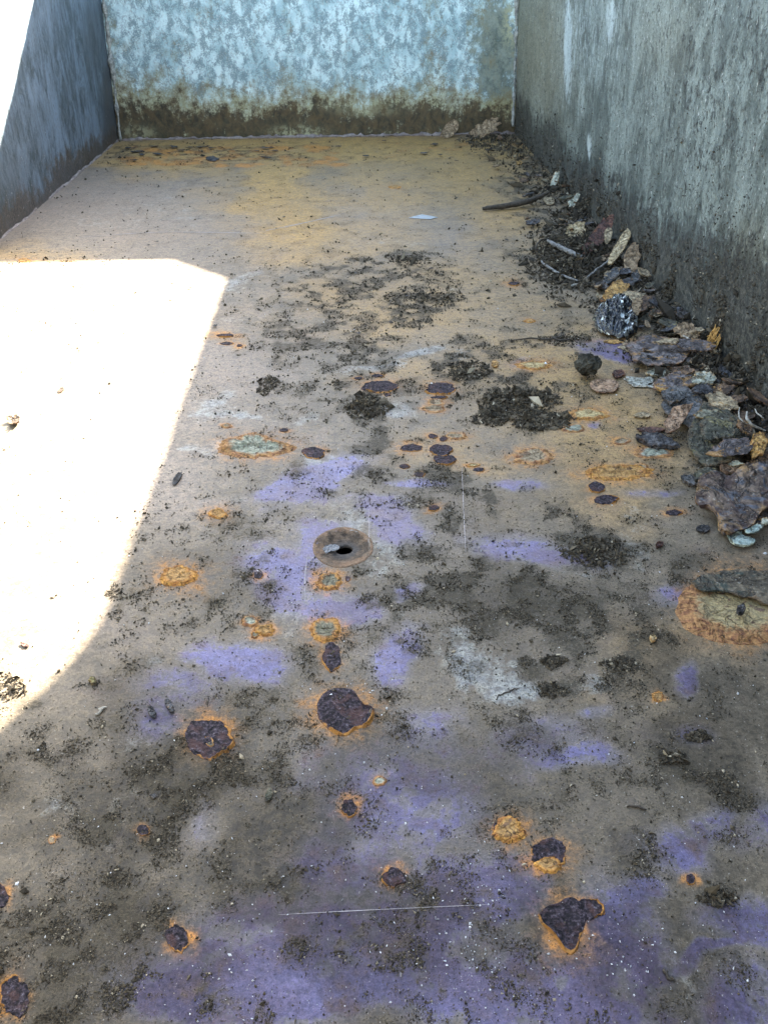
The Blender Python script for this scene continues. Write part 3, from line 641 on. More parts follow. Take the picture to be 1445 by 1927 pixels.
for i, (cx, cy, rx, ry, hl, side, lab) in enumerate(PITS):
    big = rx > 25
    K = 72 if big else 40
    P, th = outline(cx, cy, rx*1.08, ry*1.08, 200+i, K, 0, .18, .3)
    if lab and lab.startswith('wedge'):
        q = [(1012,1722),(1030,1706),(1050,1700),(1062,1692),(1078,1690),(1092,1702),(1101,1722),(1098,1745),(1090,1765),(1086,1785),(1074,1796),(1060,1788),(1048,1770),(1036,1754),(1020,1740)]
        q = smooth_path(q+[q[0]], 5)[:-1]; P = at(q[:, 0], q[:, 1]); K = len(P); th = np.linspace(0, 2*math.pi, K, endpoint=False)
    if lab and lab.startswith('large dark'):
        q = [(598,1325),(608,1308),(625,1298),(645,1296),(664,1300),(676,1316),(688,1328),(703,1336),(700,1356),(688,1368),(670,1372),(652,1384),(634,1382),(614,1368),(600,1350)]
        q = smooth_path(q+[q[0]], 5)[:-1]; P = at(q[:, 0], q[:, 1]); K = len(P); th = np.linspace(0, 2*math.pi, K, endpoint=False)
    ts = [.2, .4, .55, .7, .8, .87, .92, .96, 1.0, 1.05]
    XY, T, Fc, c = disc(P, ts)
    ang = np.arctan2(-(XY[:, 1]-c[1]), XY[:, 0]-c[0])
    sidef = .5+.5*np.cos(ang-math.radians(side))
    nz = fbm(XY[:, 0]*350, XY[:, 1]*350, i, 4)
    S = np.linalg.norm(P[0, :2]-c[:2])
    rimh = min(.0016, S*.12)*(.15+1.0*sidef)*sm(.35, .6, fbm(XY[:, 0]*220, XY[:, 1]*220, i+9, 3))
    z = .0003+(nz-.4)*min(.0013, S*.12)*(T < .9)+rimh*np.exp(-((T-.95)/.04)**2)
    z = np.maximum(z, .0002)
    z = np.where(T > 1.02, -.0004, z)
    rim = sm(.86, 1.0, T+.14*(sidef-.5))*(.2+.75*sidef)
    z = z+floor_z(XY[:, 0], XY[:, 1])
    Vv = np.stack([XY[:, 0], XY[:, 1], z], 1)
    o = mesh('rust_pit', Vv, wind(Fc), M_PIT, floor, {'edge': np.stack([T, T, rim, T], 1)}, False)
    if lab: o['label'] = lab

def blister(cx, cy, rx, ry, hmm, pal, broken, seed, lab=None, name='rust_blister', hl=1):
    P, th = outline(cx, cy, rx*1.05, ry*1.05, 300+seed, 84, 0, .20 if rx < 90 else .06, .28 if rx < 90 else .10)
    ts = [.12, .25, .38, .5, .6, .7, .78, .85, .9, .94, .97, 1.0, 1.04]
    XY, T, Fc, c = disc(P, ts)
    S = np.linalg.norm(P[0, :2]-c[:2])
    nz = fbm(XY[:, 0]*330, XY[:, 1]*330, seed, 4); nl = fbm(XY[:, 0]*130, XY[:, 1]*130, seed+4, 4)
    ht = min(hmm*.0008, S*.28)
    ter = np.floor(nl*6)/6
    prof_ = sm(1.02, .8, T)*(.45+.55*ter)-.35*sm(.62, .5, T)*(nl > .48)
    z = ht*(prof_+.6*(nz-.5))
    if broken:                              # upper half keeps its shell, the lower half lies open
        up = sm(-.15, .0, (XY[:, 1]-c[1])/S+.5*(nl-.5))
        z = z*(.35+.75*up)
    z = np.maximum(z, .0002); z = np.where(T > 1.02, -.0004, z)+floor_z(XY[:, 0], XY[:, 1])
    o = mesh(name, np.stack([XY[:, 0], XY[:, 1], z], 1), wind(Fc), MB[pal], floor, {'edge': np.stack([T, nz, T, T], 1)}, False)
    if lab: o['label'] = lab
    return o
BL_LAB = {0: 'pale topped rust blister with an orange edge', 2: 'orange rust blister in a soft orange stain', 8: 'orange blister torn open along its lower edge', 10: 'yellow rust blister'}
for i, b in enumerate(BLIS): blister(b[0], b[1], b[2], b[3], b[4], b[6], b[7], i, BL_LAB.get(i))
blister(BIG[0], BIG[1]+6, BIG[2], BIG[3]-8, 2.6, 'big', 0, 77, 'largest rust blister, yellow and tan inside a raised orange ring')
blister(1030, 1628, 24, 15, 2.2, 'orange', 0, 81)       # crust left inside a pit
blister(393, 1396, 13, 10, .9, 'olive', 0, 82)
# crust flap over the large blister
def tri_fill(P, n, seed):
    """the outline filled with jittered points and triangulated; the outline's own points come first"""
    from mathutils.geometry import delaunay_2d_cdt
    K = len(P); r_ = np.random.default_rng(seed+5)
    x0, y0 = P[:, 0].min(), P[:, 1].min(); wx, wy = np.ptp(P[:, 0]), np.ptp(P[:, 1]); st = max(wx, wy)/n
    gx, gy = np.meshgrid(np.arange(x0, x0+wx, st), np.arange(y0, y0+wy, st))
    q = np.stack([gx.ravel(), gy.ravel()], 1)+r_.uniform(-.32, .32, (gx.size, 2))*st
    A_ = P[:, :2]; B_ = np.roll(A_, -1, 0)
    ins = np.zeros(len(q), bool); dm = np.full(len(q), 9.0)
    for a, b in zip(A_, B_):
        cond = ((a[1] > q[:, 1]) != (b[1] > q[:, 1]))
        with np.errstate(divide='ignore', invalid='ignore'): ins ^= cond & (q[:, 0] < (b[0]-a[0])*(q[:, 1]-a[1])/(b[1]-a[1]+1e-15)+a[0])
        e = b-a; t = np.clip(((q-a)@e)/(e@e+1e-15), 0, 1); dm = np.minimum(dm, np.linalg.norm(q-a-t[:, None]*e, axis=1))
    ok = ins & (dm > st*.4); q = q[ok]; dm = dm[ok]
    pts = np.vstack([A_, q]); sc_ = 1/max(wx, wy); o = A_.mean(0)
    r = delaunay_2d_cdt([Vector(((p_[0]-o[0])*sc_, (p_[1]-o[1])*sc_)) for p_ in pts], [(i, (i+1) % K) for i in range(K)], [], 1, 1e-7)
    back_ = [l[0] if len(l) else -1 for l in r[3]]
    Fc = []
    for f in r[2]:
        g_ = [back_[i] for i in f]
        if -1 in g_ or len(set(g_)) < 3: continue
        a, b, c_ = pts[g_[0]], pts[g_[1]], pts[g_[2]]
        if (b[0]-a[0])*(c_[1]-a[1])-(b[1]-a[1])*(c_[0]-a[0]) < 0: g_ = g_[::-1]
        Fc.append(tuple(g_))
    T = np.concatenate([np.ones(K), 1-np.clip(dm/(min(wx, wy)*.5), 0, 1)])
    ar = np.sum(A_[:, 0]*B_[:, 1]-B_[:, 0]*A_[:, 1])
    if ar > 0: Fc = [f[::-1] for f in Fc]        # callers flip every face once more
    else: Fc = [f for f in Fc]
    return pts, T, Fc

def slabpx(name, q, thick, mat, parent=None, base=.0, lift=None, seed=0, rough=.0008, terr=3, rotx=0, roty=0, nin=9, curl=0):
    """closed plate with a given outline (photo px at its own height), laminated edge; origin at its centre"""
    zt = base+thick
    P = q if (isinstance(q, np.ndarray) and q.shape[1] == 3) else at(np.array(q)[:, 0], np.array(q)[:, 1], zt)
    K = len(P); c = P.mean(0); S = max(np.ptp(P[:, 0]), np.ptp(P[:, 1]))*.5
    XY, T, Fc = tri_fill(P, max(10, nin*2), seed)
    x, y = XY[:, 0]-c[0], XY[:, 1]-c[1]
    f1 = 1.25/S
    th_ = np.random.default_rng(seed).uniform(0, 3.1); gx = (x*math.cos(th_)+y*math.sin(th_))/S
    nl = fbm(x*f1+9, y*f1+3, seed, 4); nz = fbm(x*7*f1, y*7*f1, seed+2, 4)
    q_ = (nl-.5)*2.2+.5+.28*gx
    st_ = q_*terr; fr = st_-np.floor(st_); ter = (np.floor(st_)+sm(.0, .12, fr))/terr
    z = thick*np.clip(.42+.58*ter, .3, 1.15)+(nz-.5)*rough*1.6
    z = np.maximum(z, thick*.25)
    top = np.stack([x, y, z], 1)
    rings = []
    for j, (sc_, zz) in enumerate([(1.0, .50), (.955, .44), (.985, .30), (.93, .18), (.90, 0)]):
        kk = np.arange(K); jit = 1+.035*(fbm(kk*.9, kk*0+j*3, seed+j, 2)-.5)*2
        rz = np.minimum(z[:K]-.0001, thick*(zz+.08*(fbm(kk*.5, kk*0+j, seed+7, 2)-.5)))
        rings.append(np.stack([(P[:, 0]-c[0])*sc_*jit, (P[:, 1]-c[1])*sc_*jit, rz], 1))
    V = np.vstack([top]+rings+[np.array([[0, 0, thick*.02]])])
    E_ = np.concatenate([T]+[np.ones(K)*(1.0-.03*j) for j in range(5)]+[[.5]])
    Fc = list(Fc); a = 0
    for j in range(5):
        b = len(top)+j*K
        Fc += [(a+k, b+k, b+(k+1) % K, a+(k+1) % K) for k in range(K)]; a = b
    last = len(V)-1
    Fc += [(a+k, last, a+(k+1) % K) for k in range(K)]
    if curl: V[:, 2] += curl*((V[:, 0]**2+V[:, 1]**2)/S**2)
    R = np.array((Matrix.Rotation(math.radians(rotx), 3, 'X') @ Matrix.Rotation(math.radians(roty), 3, 'Y')))
    V = V@R.T
    zb = base-V[:, 2].min()+float(floor_z(c[0], c[1]))+.0003
    o = mesh(name, V, wind(Fc), mat, parent, {'edge': np.stack([E_, E_, E_, E_], 1)}, False)
    o.location = (c[0], c[1], zb)
    return o

def closed(q, m=4, jag=0.0, seed=0):
    q = smooth_path(list(q)+[q[0]], m)[:-1]
    if jag:
        r_ = np.random.default_rng(seed); q = q+r_.uniform(-jag, jag, q.shape)
    return q
MF['flap'] = mat_flake('brown_green_crust', (.085,.068,.045), (.17,.135,.09), (.045,.055,.042), (.20,.12,.06), 90, .52)
flap = slabpx('crust_flap', closed([(1302,1098),(1322,1083),(1350,1076),(1400,1072),(1450,1078),(1480,1095),(1480,1140),(1450,1143),(1420,1130),(1388,1122),(1350,1112),(1320,1114)], 4, 1.5, 3), .0016, MF['flap'], floor, .0020, seed=5, rotx=-2)
flap['label'] = 'dark green flap of crust lifting over the largest blister'

# punched hole: a dished ring with a ragged opening
K = 64; th = np.linspace(0, 2*math.pi, K, endpoint=False)
wv = 1+.10*(fbm(np.cos(th)*1.6+3, np.sin(th)*1.6+3, 33, 3)-.3)
outer = np.stack([hole_c[0]+.0164*np.cos(th)*wv, hole_c[1]+.0182*np.sin(th)*wv], 1)
hq = closed([(632,1034),(638,1028),(650,1025),(660,1027),(664,1033),(657,1040),(644,1042),(636,1040)], 6)
hp = at(hq[:, 0], hq[:, 1], -.003)
ia = np.arctan2(hp[:, 1]-hp[:, 1].mean(), hp[:, 0]-hp[:, 0].mean())
order = np.argsort(ia); ia = ia[order]; hp = hp[order]
tt = np.where(th > math.pi, th-2*math.pi, th)
ix = np.interp(tt, ia, hp[:, 0], period=2*math.pi); iy = np.interp(tt, ia, hp[:, 1], period=2*math.pi)
V = []; Tt = []
prof_ = [(1.0, -.0003), (.97, .0003), (.90, .0003), (.80, -.0001), (.66, -.0008), (.5, -.0020), (.32, -.0030), (.15, -.0036), (.04, -.0034), (0.0, -.0037), (0.0, -.0052)]
for t, z in prof_:
    for k in range(K):
        x = ix[k]+(outer[k, 0]-ix[k])*t; y = iy[k]+(outer[k, 1]-iy[k])*t
        V.append((x, y, z+.0007*(float(fbm(x*300, y*300, 4, 3))-.5)+float(floor_z(x, y)))); Tt.append(t)
Fc = []
for i in range(len(prof_)-1):
    a = i*K; Fc += [(a+k, a+(k+1) % K, a+K+(k+1) % K, a+K+k) for k in range(K)]
Tt = np.array(Tt)
def mat_hole():
    g = G('dished_hole_rim'); co = g.co(); e, _, _, _ = g.attr('edge'); n = g.noise(co, 220, 4, .6); m = g.noise(co, 800, 3, .6)
    c = g.mix((.05, .036, .025), (.15, .105, .07), g.ss(n, .38, .62))
    c = g.mix(c, (.28, .165, .095), g.ma('MULTIPLY', g.ss(g.ma('ADD', e, g.ma('MULTIPLY', g.ma('SUBTRACT', g.noise(co, 90, 5, .7), .5), 1.8)), .6, .95), .6))
    c = g.mix(c, (.06, .055, .052), g.ma('MULTIPLY', g.ss(e, .45, .1), .85)); c = g.mix(c, (.03, .025, .02), g.ma('MULTIPLY', g.ss(m, .57, .65), .6))
    return g.out(c, .6, g.bump(g.ma('ADD', n, m), .8, .0012), 0, .2)
lipq = closed([(602,1041),(606,1033),(616,1029),(630,1027),(639,1031),(634,1037),(622,1038),(612,1043)], 4)
hole_lip = lipq
o = mesh('punched_hole', V, wind(Fc), mat_hole(), floor, {'edge': np.stack([Tt]*4, 1)}, True); o['label'] = 'small dark hole punched through a dished ring of steel'

lp = at(lipq[:, 0], lipq[:, 1], -.0022)
lo_ = slabpx('bent_lip', lp, .0005, M_LIP, o, -.0026, seed=3, rotx=4)

# scratches
def scratch(q, w, seed):
    q = smooth_path([at(*p_) for p_ in q], 10); n_ = len(q); V = []; 
    for i in range(n_):
        t = q[min(i+1, n_-1)]-q[max(i-1, 0)]; t /= np.linalg.norm(t); s = np.array([-t[1], t[0], 0])
        ww = w*(.3+1.0*float(fbm(np.array(i*.7), np.array(0.), seed, 2)))*math.sin(math.pi*(i+.7)/(n_+.4))**.4
        z = float(floor_z(q[i][0], q[i][1]))+.00025
        V += [(*(q[i]+s*ww)[:2], z), (*(q[i]-s*ww)[:2], z)]
    mesh('scratch', V, [(2*i, 2*i+1, 2*i+3, 2*i+2) for i in range(n_-1)], M_SCR, floor)
scratch([(869,882),(872,960),(876,1042)], .00020, 1); scratch([(524,1722),(700,1713),(918,1703)], .00014, 2); scratch([(150,447),(300,437),(490,439)], .0010, 3)
scratch([(500,434),(570,420),(640,404)], .0011, 4); scratch([(694,960),(695,1000),(693,1022)], .00022, 5); scratch([(578,1050),(574,1090),(575,1130)], .00022, 6); 

# ================================================================== LOOSE THINGS
def fl(name, px, py, rx, ry, th, pal, label, cat, seed, rot=0, poly=6, base=0.0, rotx=0, roty=0, jag=.20, K=84, terr=3, group=None, rough=None, curl=0, q=None, up=1.0):
    if q is None:
        P, _ = outline(px, py, rx, ry, 400+seed, K, rot, jag, .16, base+th*.7, poly)
        P[:, 1] = P[:, 1].mean()+(P[:, 1]-P[:, 1].mean())*up
    else:
        P = at(q[:, 0], q[:, 1], base+th*.7)
    th *= .55
    o = slabpx(name, P, th, MF[pal] if isinstance(pal, str) else pal, None, base, None, seed, th*.13 if rough is None else rough, terr, rotx, roty, 14, curl)
    return tag(o, label, cat, group)

FL = 'rust_flake'
# --- the pile along the right wall, far to near
fl('dry_leaf', 845, 258, 15, 16, .0012, 'leaf', 'round tan dry leaf standing against the back wall left of the lobed leaf', 'leaf', 1, poly=0, rotx=62, jag=.08, curl=.003, up=.19)
fl('dry_leaf', 911, 258, 22, 16, .0012, 'leaf', 'lobed tan dry leaf standing in the back corner by the right wall', 'leaf', 2, poly=0, rotx=58, jag=.5, curl=.003, up=.19)
fl(FL, 1042, 352, 9, 10, .002, 'pale', 'pale grey chip leaning on the foot of the right wall beyond the dark stick', 'chip', 3, rotx=30, roty=-30, up=.5)
fl(FL, 1078, 388, 12, 9, .002, 'pale', 'pale grey chip at the right wall foot just in front of the dark stick', 'chip', 4, rotx=20, roty=-35, up=.5)
fl(FL, 985, 338, 10, 4, .003, 'brown', 'small brown and orange flake lying beyond the long dark stick', 'flake', 5)
fl(FL, 1033, 376, 11, 7, .004, 'tan', 'rounded tan flake at the wall end of the dark stick', 'flake', 6, poly=0)
fl(FL, 977, 305, 6, 4, .003, 'orange', 'tiny orange flake near the back right corner', 'flake', 7)
fl('dry_leaf', 1082, 441, 17, 8, .003, 'straw', 'pale crumpled leaf scrap at the top of the dark twig heap', 'leaf', 8, poly=0, jag=.5, rotx=20, curl=.004)
fl('dry_leaf', 1122, 460, 30, 9, .002, 'red', 'reddish brown curled leaf behind the straw wood chip', 'leaf', 9, rot=-28, poly=0, rotx=25, base=.004, curl=.004)
fl('seed_disc', 1142, 452, 8, 6, .002, 'tan', 'small round tan seed disc on the red brown leaf', 'seed', 10, poly=0, base=.011, rotx=30, jag=.03)
fl('wood_chip', 1166, 477, 27, 8, .005, 'straw', 'straw coloured splinter of wood leaning up to the right wall', 'wood chip', 11, rot=-38, poly=0, base=.006, rotx=10, roty=-18, jag=.1)
fl('wood_chip', 1139, 484, 15, 5, .002, 'leaf', 'small orange brown splinter under the straw wood chip', 'wood chip', 12, rot=-12, poly=0, base=.003)
fl('dry_leaf', 1186, 505, 15, 11, .002, 'leaf', 'round dull tan leaf between the wood chip and the wall', 'leaf', 13, poly=0, rotx=35, base=.003)
fl(FL, 1150, 522, 20, 8, .003, 'blue', 'narrow blue grey flake below the straw wood chip', 'flake', 14, rot=-20, rotx=14, base=.002)
fl(FL, 1176, 533, 26, 6, .003, 'dark', 'dark flake behind the bright orange flake', 'flake', 15, rot=-4, rotx=8, base=.002)
fl(FL, 1195, 524, 10, 6, .002, 'blue', 'small blue grey flake touching the wall behind the orange flake', 'flake', 16, base=.005, rotx=20)
fl(FL, 1158, 551, 26, 12, .006, 'orange', 'bright orange rust flake behind the crumpled foil', 'flake', 17, rot=-10, jag=.18, rotx=14, base=.003)
fl(FL, 1190, 561, 30, 9, .003, 'tan', 'tan flake edge to edge with the bright orange flake', 'flake', 18, rot=6, rotx=10, base=.004)
fl(FL, 1168, 572, 38, 11, .003, 'moss', 'olive dark flake lying between the orange flake and the foil', 'flake', 19, rot=6, base=.001)
fl(FL, 1222, 569, 17, 9, .003, 'brown', 'brown flake by the wall right of the tan flake', 'flake', 20, base=.004, rotx=12)
foil = None
fl(FL, 1195, 587, 13, 8, .003, 'leaf', 'light tan chip stuck behind the right end of the foil', 'chip', 21, base=.006, rotx=32)
fl(FL, 1222, 597, 22, 9, .004, 'moss', 'olive clod like flake right of the foil', 'flake', 22, jag=.2)
fl(FL, 1262, 608, 24, 10, .005, 'moss', 'grey green flake at the wall foot behind the big purple flake', 'flake', 23, jag=.2, base=.002)
fl(FL, 1290, 630, 26, 9, .003, 'leaf', 'brown curled leaf like flake propped behind the purple flake', 'flake', 24, rot=10, rotx=25, base=.006)
fl(FL, 1308, 650, 36, 9, .003, 'purple', 'slim dark violet plate at the wall beside the orange roots', 'flake', 25, rot=4, poly=0, base=.009, rotx=8)
fl(FL, 1288, 676, 36, 18, .005, 'grey', 'dark grey flake tucked under the right edge of the big purple flake', 'flake', 26, rot=-24, base=.001)
fl(FL, 1243, 657, 68, 31, .006, 'purple', 'big flat purple grey flake with rust patches below the foil', 'flake', 27, rot=4, poly=7, base=.004, jag=.12, terr=4, K=60)
fl(FL, 1256, 641, 26, 7, .003, 'tan', 'small tan crust lying on top of the big purple flake', 'flake', 28, base=.0115, jag=.3)
fl(FL, 1155, 642, 18, 4, .0016, 'orange', 'thin orange crust flat on the floor left of the big purple flake', 'flake', 29, jag=.3)
fl(FL, 1187, 652, 24, 8, .0018, 'tan', 'thin ochre crust touching the left edge of the big purple flake', 'flake', 30, jag=.3)
fl(FL, 1163, 700, 14, 8, .004, 'red', 'small dull red crumb right of the dark stone', 'flake', 31, jag=.2)
fl(FL, 1137, 724, 28, 12, .0045, 'pink', 'oval pinkish tan rust disc with a hole, alone on the floor', 'flake', 32, poly=0, jag=.05, roty=2)
fl(FL, 1204, 717, 38, 11, .002, 'white', 'whitish green crust flat on the floor right of the rust disc', 'flake', 33, rot=6, jag=.2)
fl(FL, 1238, 700, 30, 9, .003, 'pale', 'grey green thin flake just under the big purple flake', 'flake', 34, rot=4)
fl(FL, 1288, 712, 58, 17, .005, 'purple', 'long lilac grey layered flake nearest the wall under the purple one', 'flake', 35, rot=-8, poly=7, base=.002, terr=4, jag=.14)
fl(FL, 1322, 712, 26, 12, .004, 'pale', 'pale grey flake at the wall end of the lilac layered flake', 'flake', 36, base=.005, rotx=10)
fl(FL, 1248, 726, 17, 8, .004, 'orange', 'orange brown flake at the left end of the layered lilac flake', 'flake', 37, base=.003, jag=.16)
fl(FL, 1290, 722, 44, 7, .003, 'tan', 'long thin tan layer sticking out below the lilac flake', 'flake', 38, rot=-6, base=.001, jag=.2)
fl(FL, 1287, 762, 48, 30, .007, 'blue', 'broad slate blue flake above the pink tan flake', 'flake', 39, rot=20, poly=6, base=.002, rotx=6, terr=4, K=56)
fl(FL, 1268, 745, 24, 13, .004, 'blue', 'curved blue grey shard on the left of the slate blue flake', 'flake', 40, rot=-10, base=.008, rotx=8)
fl(FL, 1322, 732, 22, 9, .004, 'dark', 'dark blue black flake leaning at the wall above the tan layered flake', 'flake', 41, base=.008, rotx=12)
fl(FL, 1360, 757, 32, 11, .004, 'tan', 'orange tan layered flake at the wall above the mossy flake', 'flake', 42, rot=16, base=.010, jag=.2, rotx=10)
fl(FL, 1388, 748, 22, 7, .003, 'brown', 'thin brown flake against the wall right of the layered tan flake', 'flake', 43, rot=-6, base=.012)
fl(FL, 1272, 786, 34, 15, .007, 'pink', 'pinkish tan wedge flake tilted on the edge of the slate blue flake', 'flake', 44, rot=-32, poly=5, base=.005, rotx=12, jag=.07)
fl(FL, 1208, 779, 17, 5, .003, 'tan', 'small lone tan flake on the floor left of the pink tan wedge', 'flake', 45, jag=.2)
fl('bark_piece', 1226, 806, 26, 5, .003, 'red', 'thin dark red sliver of bark behind the black bark piece', 'bark', 46, rot=2, poly=0)
fl('bark_piece', 1236, 822, 46, 12, .008, 'dark', 'black fibrous piece of bark lying left of the mossy flake', 'bark', 47, rot=10, poly=6, jag=.2, terr=5)
fl(FL, 1352, 818, 68, 50, .011, 'moss', 'big dark mossy flake with a thick layered rim at the right edge', 'flake', 48, rot=18, poly=8, base=.001, rotx=6, terr=4, K=64, jag=.08)
fl(FL, 1352, 802, 34, 22, .005, 'moss', 'rounded mossy scale lying on top of the big mossy flake', 'flake', 49, poly=0, base=.013, rotx=6)
fl(FL, 1372, 842, 44, 16, .004, 'purple', 'grey scale on the near end of the big mossy flake', 'flake', 50, rot=-6, base=.011, rotx=6)
fl(FL, 1330, 776, 30, 9, .003, 'olive', 'yellowish lichen crust between the slate and the mossy flakes', 'flake', 51, base=.012, jag=.3)
fl(FL, 1400, 800, 20, 12, .004, 'brown', 'brown flake right of the rounded mossy scale', 'flake', 52, rot=40, base=.013, rotx=8)
fl(FL, 1426, 832, 17, 17, .010, 'orange', 'bright yellow orange chunk beside the mossy flake at the right edge', 'flake', 53, poly=6, base=.008, rotx=20, jag=.16)
fl(FL, 1436, 858, 22, 9, .006, 'brown', 'fibrous brown scrap under the yellow orange chunk', 'flake', 54, rot=-20, base=.004, jag=.2)
fl(FL, 1372, 876, 18, 9, .005, 'pink', 'pink tan lump between the mossy flake and the biggest chunk', 'flake', 55, poly=0, base=.002, jag=.2)
fl(FL, 1330, 889, 30, 11, .007, 'moss', 'small black green flake with a pale back edge left of the pink lump', 'flake', 56, poly=6, base=.003, rotx=14)
fl(FL, 1298, 899, 18, 10, .004, 'blue', 'small blue grey flake left of the black green flake', 'flake', 57, rot=20)
q = closed([(1306,926),(1312,905),(1340,893),(1368,898),(1392,885),(1425,880),(1460,884),(1462,930),(1432,955),(1418,975),(1392,984),(1372,990),(1356,984),(1352,962),(1330,946),(1312,944)], 4, 1.6, 9)
fl(FL, 0, 0, 0, 0, .012, 'chunk', 'biggest chunk of layered rust, brown and blue with an orange tip', 'rust chunk', 58, q=q, base=.003, rotx=9, roty=4, terr=5, rough=.0016)
fl(FL, 1362, 978, 13, 13, .007, 'yellow', 'yellow knob at the near tip of the biggest rust chunk', 'flake', 59, poly=0, base=.001, rotx=14, jag=.2)
fl(FL, 1322, 944, 20, 9, .003, 'brown', 'brown flake poking out under the left side of the biggest chunk', 'flake', 60, rot=25)
fl(FL, 1428, 968, 44, 22, .004, 'purple', 'dull violet brown plate under the right side of the biggest chunk', 'flake', 61, rot=-10, base=.0005)
q = closed([(1366,1002),(1372,992),(1386,988),(1398,990),(1394,1000),(1402,1008),(1418,1012),(1420,1018),(1408,1024),(1392,1024),(1376,1018)], 4, .6, 4)
fl(FL, 0, 0, 0, 0, .004, 'mint', 'pale grey green crescent flake below the biggest rust chunk', 'flake', 62, q=q, base=.001, rotx=4)
fl(FL, 1418, 993, 20, 7, .003, 'mint', 'small grey green flake right behind the crescent flake', 'flake', 63, rot=-14, base=.005)
fl(FL, 1440, 980, 10, 7, .003, 'pale', 'pale flake cut by the right edge beside the grey green flakes', 'flake', 64, base=.006)
fl(FL, 1323, 993, 13, 6, .003, 'dark', 'small oval slate dark flake left of the grey green crescent', 'flake', 65, poly=0, jag=.06)
fl(FL, 1242, 1020, 10, 6, .004, 'red', 'small dark red chip alone on the dirty floor', 'chip', 66, rot=-28, poly=5)
fl(FL, 1229, 1198, 7, 6, .004, 'yellow', 'tiny yellow crumb left of the largest blister', 'crumb', 67, jag=.2)
fl(FL, 931, 682, 7, 6, .003, 'orange', 'tiny orange disc on the floor left of the yellow blister pair', 'crumb', 68, poly=0)
fl(FL, 1395, 1141, 8, 7, .006, 'dark', 'black pellet sitting on the largest yellow blister', 'pellet', 69, poly=0, base=.003, jag=.05)
fl(FL, 400, 298, 13, 5.5, .002, 'dark', 'largest dark blue grey scale lying in the orange band by the back wall', 'scale', 70, rot=4, poly=5)
fl('film_scrap', 798, 408, 31, 5, .0008, M_TAPE, 'whitish blue strip of film stuck on the far floor', 'film scrap', 71, rot=1, poly=4, jag=.06, terr=1)
fl('dry_leaf', 27, 794, 13, 8, .002, 'brown', 'small tan dried leaf scrap lying in the sunlit patch', 'leaf', 72, poly=0, jag=.6, curl=.003)
fl('dry_leaf', 115, 734, 6, 3.5, .0015, 'brown', 'tiny brown leaf crumb in the upper part of the sunlit patch', 'leaf', 73, rot=-30, poly=0, jag=.3)
fl('dry_leaf', 47, 1212, 8, 3.5, .0015, 'red', 'tiny reddish leaf crumb in the lower part of the sunlit patch', 'leaf', 74, rot=20, poly=0, jag=.4)
fl('bark_piece', 333, 900, 5, 13, .0025, 'dark', 'small dark sliver on the shaded floor right of the sunlit edge', 'bark', 75, rot=35, poly=0, jag=.2)
fl('seed_husk', 286, 1338, 7, 12, .003, 'dark', 'dark oval seed husk, the left one of a pair near the dark pit', 'seed', 76, rot=-28, poly=0, jag=.12)
fl('seed_husk', 319, 1325, 7, 13, .003, 'dark', 'dark oval seed husk, the right one of a pair near the dark pit', 'seed', 77, rot=-28, poly=0, jag=.12)
fl('bark_piece', 506, 1495, 6, 14, .0018, 'moss', 'dark thin crumb of bark above the wide violet area', 'bark', 78, rot=20, poly=0, jag=.2)
fl(FL, 290, 1497, 9, 6, .0015, 'blue', 'small square bluish flake in the near left dirt', 'chip', 79, poly=4)
fl(FL, 175, 1278, 8, 8, .003, 'moss', 'small pale and dark crumb below the sunlit patch corner', 'crumb', 80, jag=.3)
fl(FL, 1385, 870, 16, 5, .003, 'olive', 'small olive sliver tucked above the pink lump', 'flake', 83, base=.009)

# dark stone
def lump(name, px, py, r, sq, mat, label, cat, seed, amp=.35):
    import bmesh
    bm = bmesh.new(); bmesh.ops.create_icosphere(bm, subdivisions=4, radius=1)
    c = at(px, py, r*sq*.6)
    for v in bm.verts:
        p = np.array(v.co)
        n_ = float(fbm(np.array(p[0]*1.4+p[2]*.9+5), np.array(p[1]*1.4-p[2]*1.1+5), seed, 4))-.5
        m_ = abs(float(fbm(np.array(p[0]*2.3-p[2]+9), np.array(p[1]*2.3+p[2]+3), seed+5, 2))-.5)
        s = 1+amp*2*n_-amp*m_
        v.co = Vector((p[0]*s*r, p[1]*s*r*.9, p[2]*s*r*sq))
    zmin = min(v.co.z for v in bm.verts)
    me = bpy.data.meshes.new(name); bm.to_mesh(me); bm.free(); me.materials.append(mat)
    o = bpy.data.objects.new(name, me); COL.objects.link(o); o.location = (c[0], c[1], -zmin+.0002)
    return tag(o, label, cat)
lump('stone', 1106, 697, .0105, .78, M_STONE, 'dark rounded stone behind the oval rust disc', 'stone', 4, .5)

# crumpled foil
nx, ny = 64, 46
u = np.linspace(-1, 1, nx); v_ = np.linspace(-1, 1, ny); UU, VV = np.meshgrid(u, v_)
rad = np.sqrt(UU**2+VV**2)
pu = UU*np.sqrt(np.clip(1-.5*VV**2, 0, 1)); pv = VV*np.sqrt(np.clip(1-.5*UU**2, 0, 1))
c = at(1156, 600, .004); e1 = at(1196, 600, .004)-c; e2 = at(1156, 572, .004)-c
a1 = fbm(UU*2.3+3, VV*2.3, 71, 3); a2 = np.abs(fbm(UU*3.6+8, VV*3.6, 75, 3)-.5)*2
edge_n = 1+.25*(fbm(np.arctan2(pv, pu)*1.3+9, rad*0, 79, 3)-.5)*2*rad
xx = e1[0]*pu*edge_n+e2[0]*pv*edge_n; yy = e1[1]*pu*edge_n+e2[1]*pv*edge_n
zz = .015*np.clip(1-(pu**2+pv**2), 0, 1)**.6*(.5+.9*a1)-.011*a2*np.clip(1.3-(pu**2+pv**2), 0, 1)+.004*(pv+.3)*(pv > 0)
zz -= zz.min()
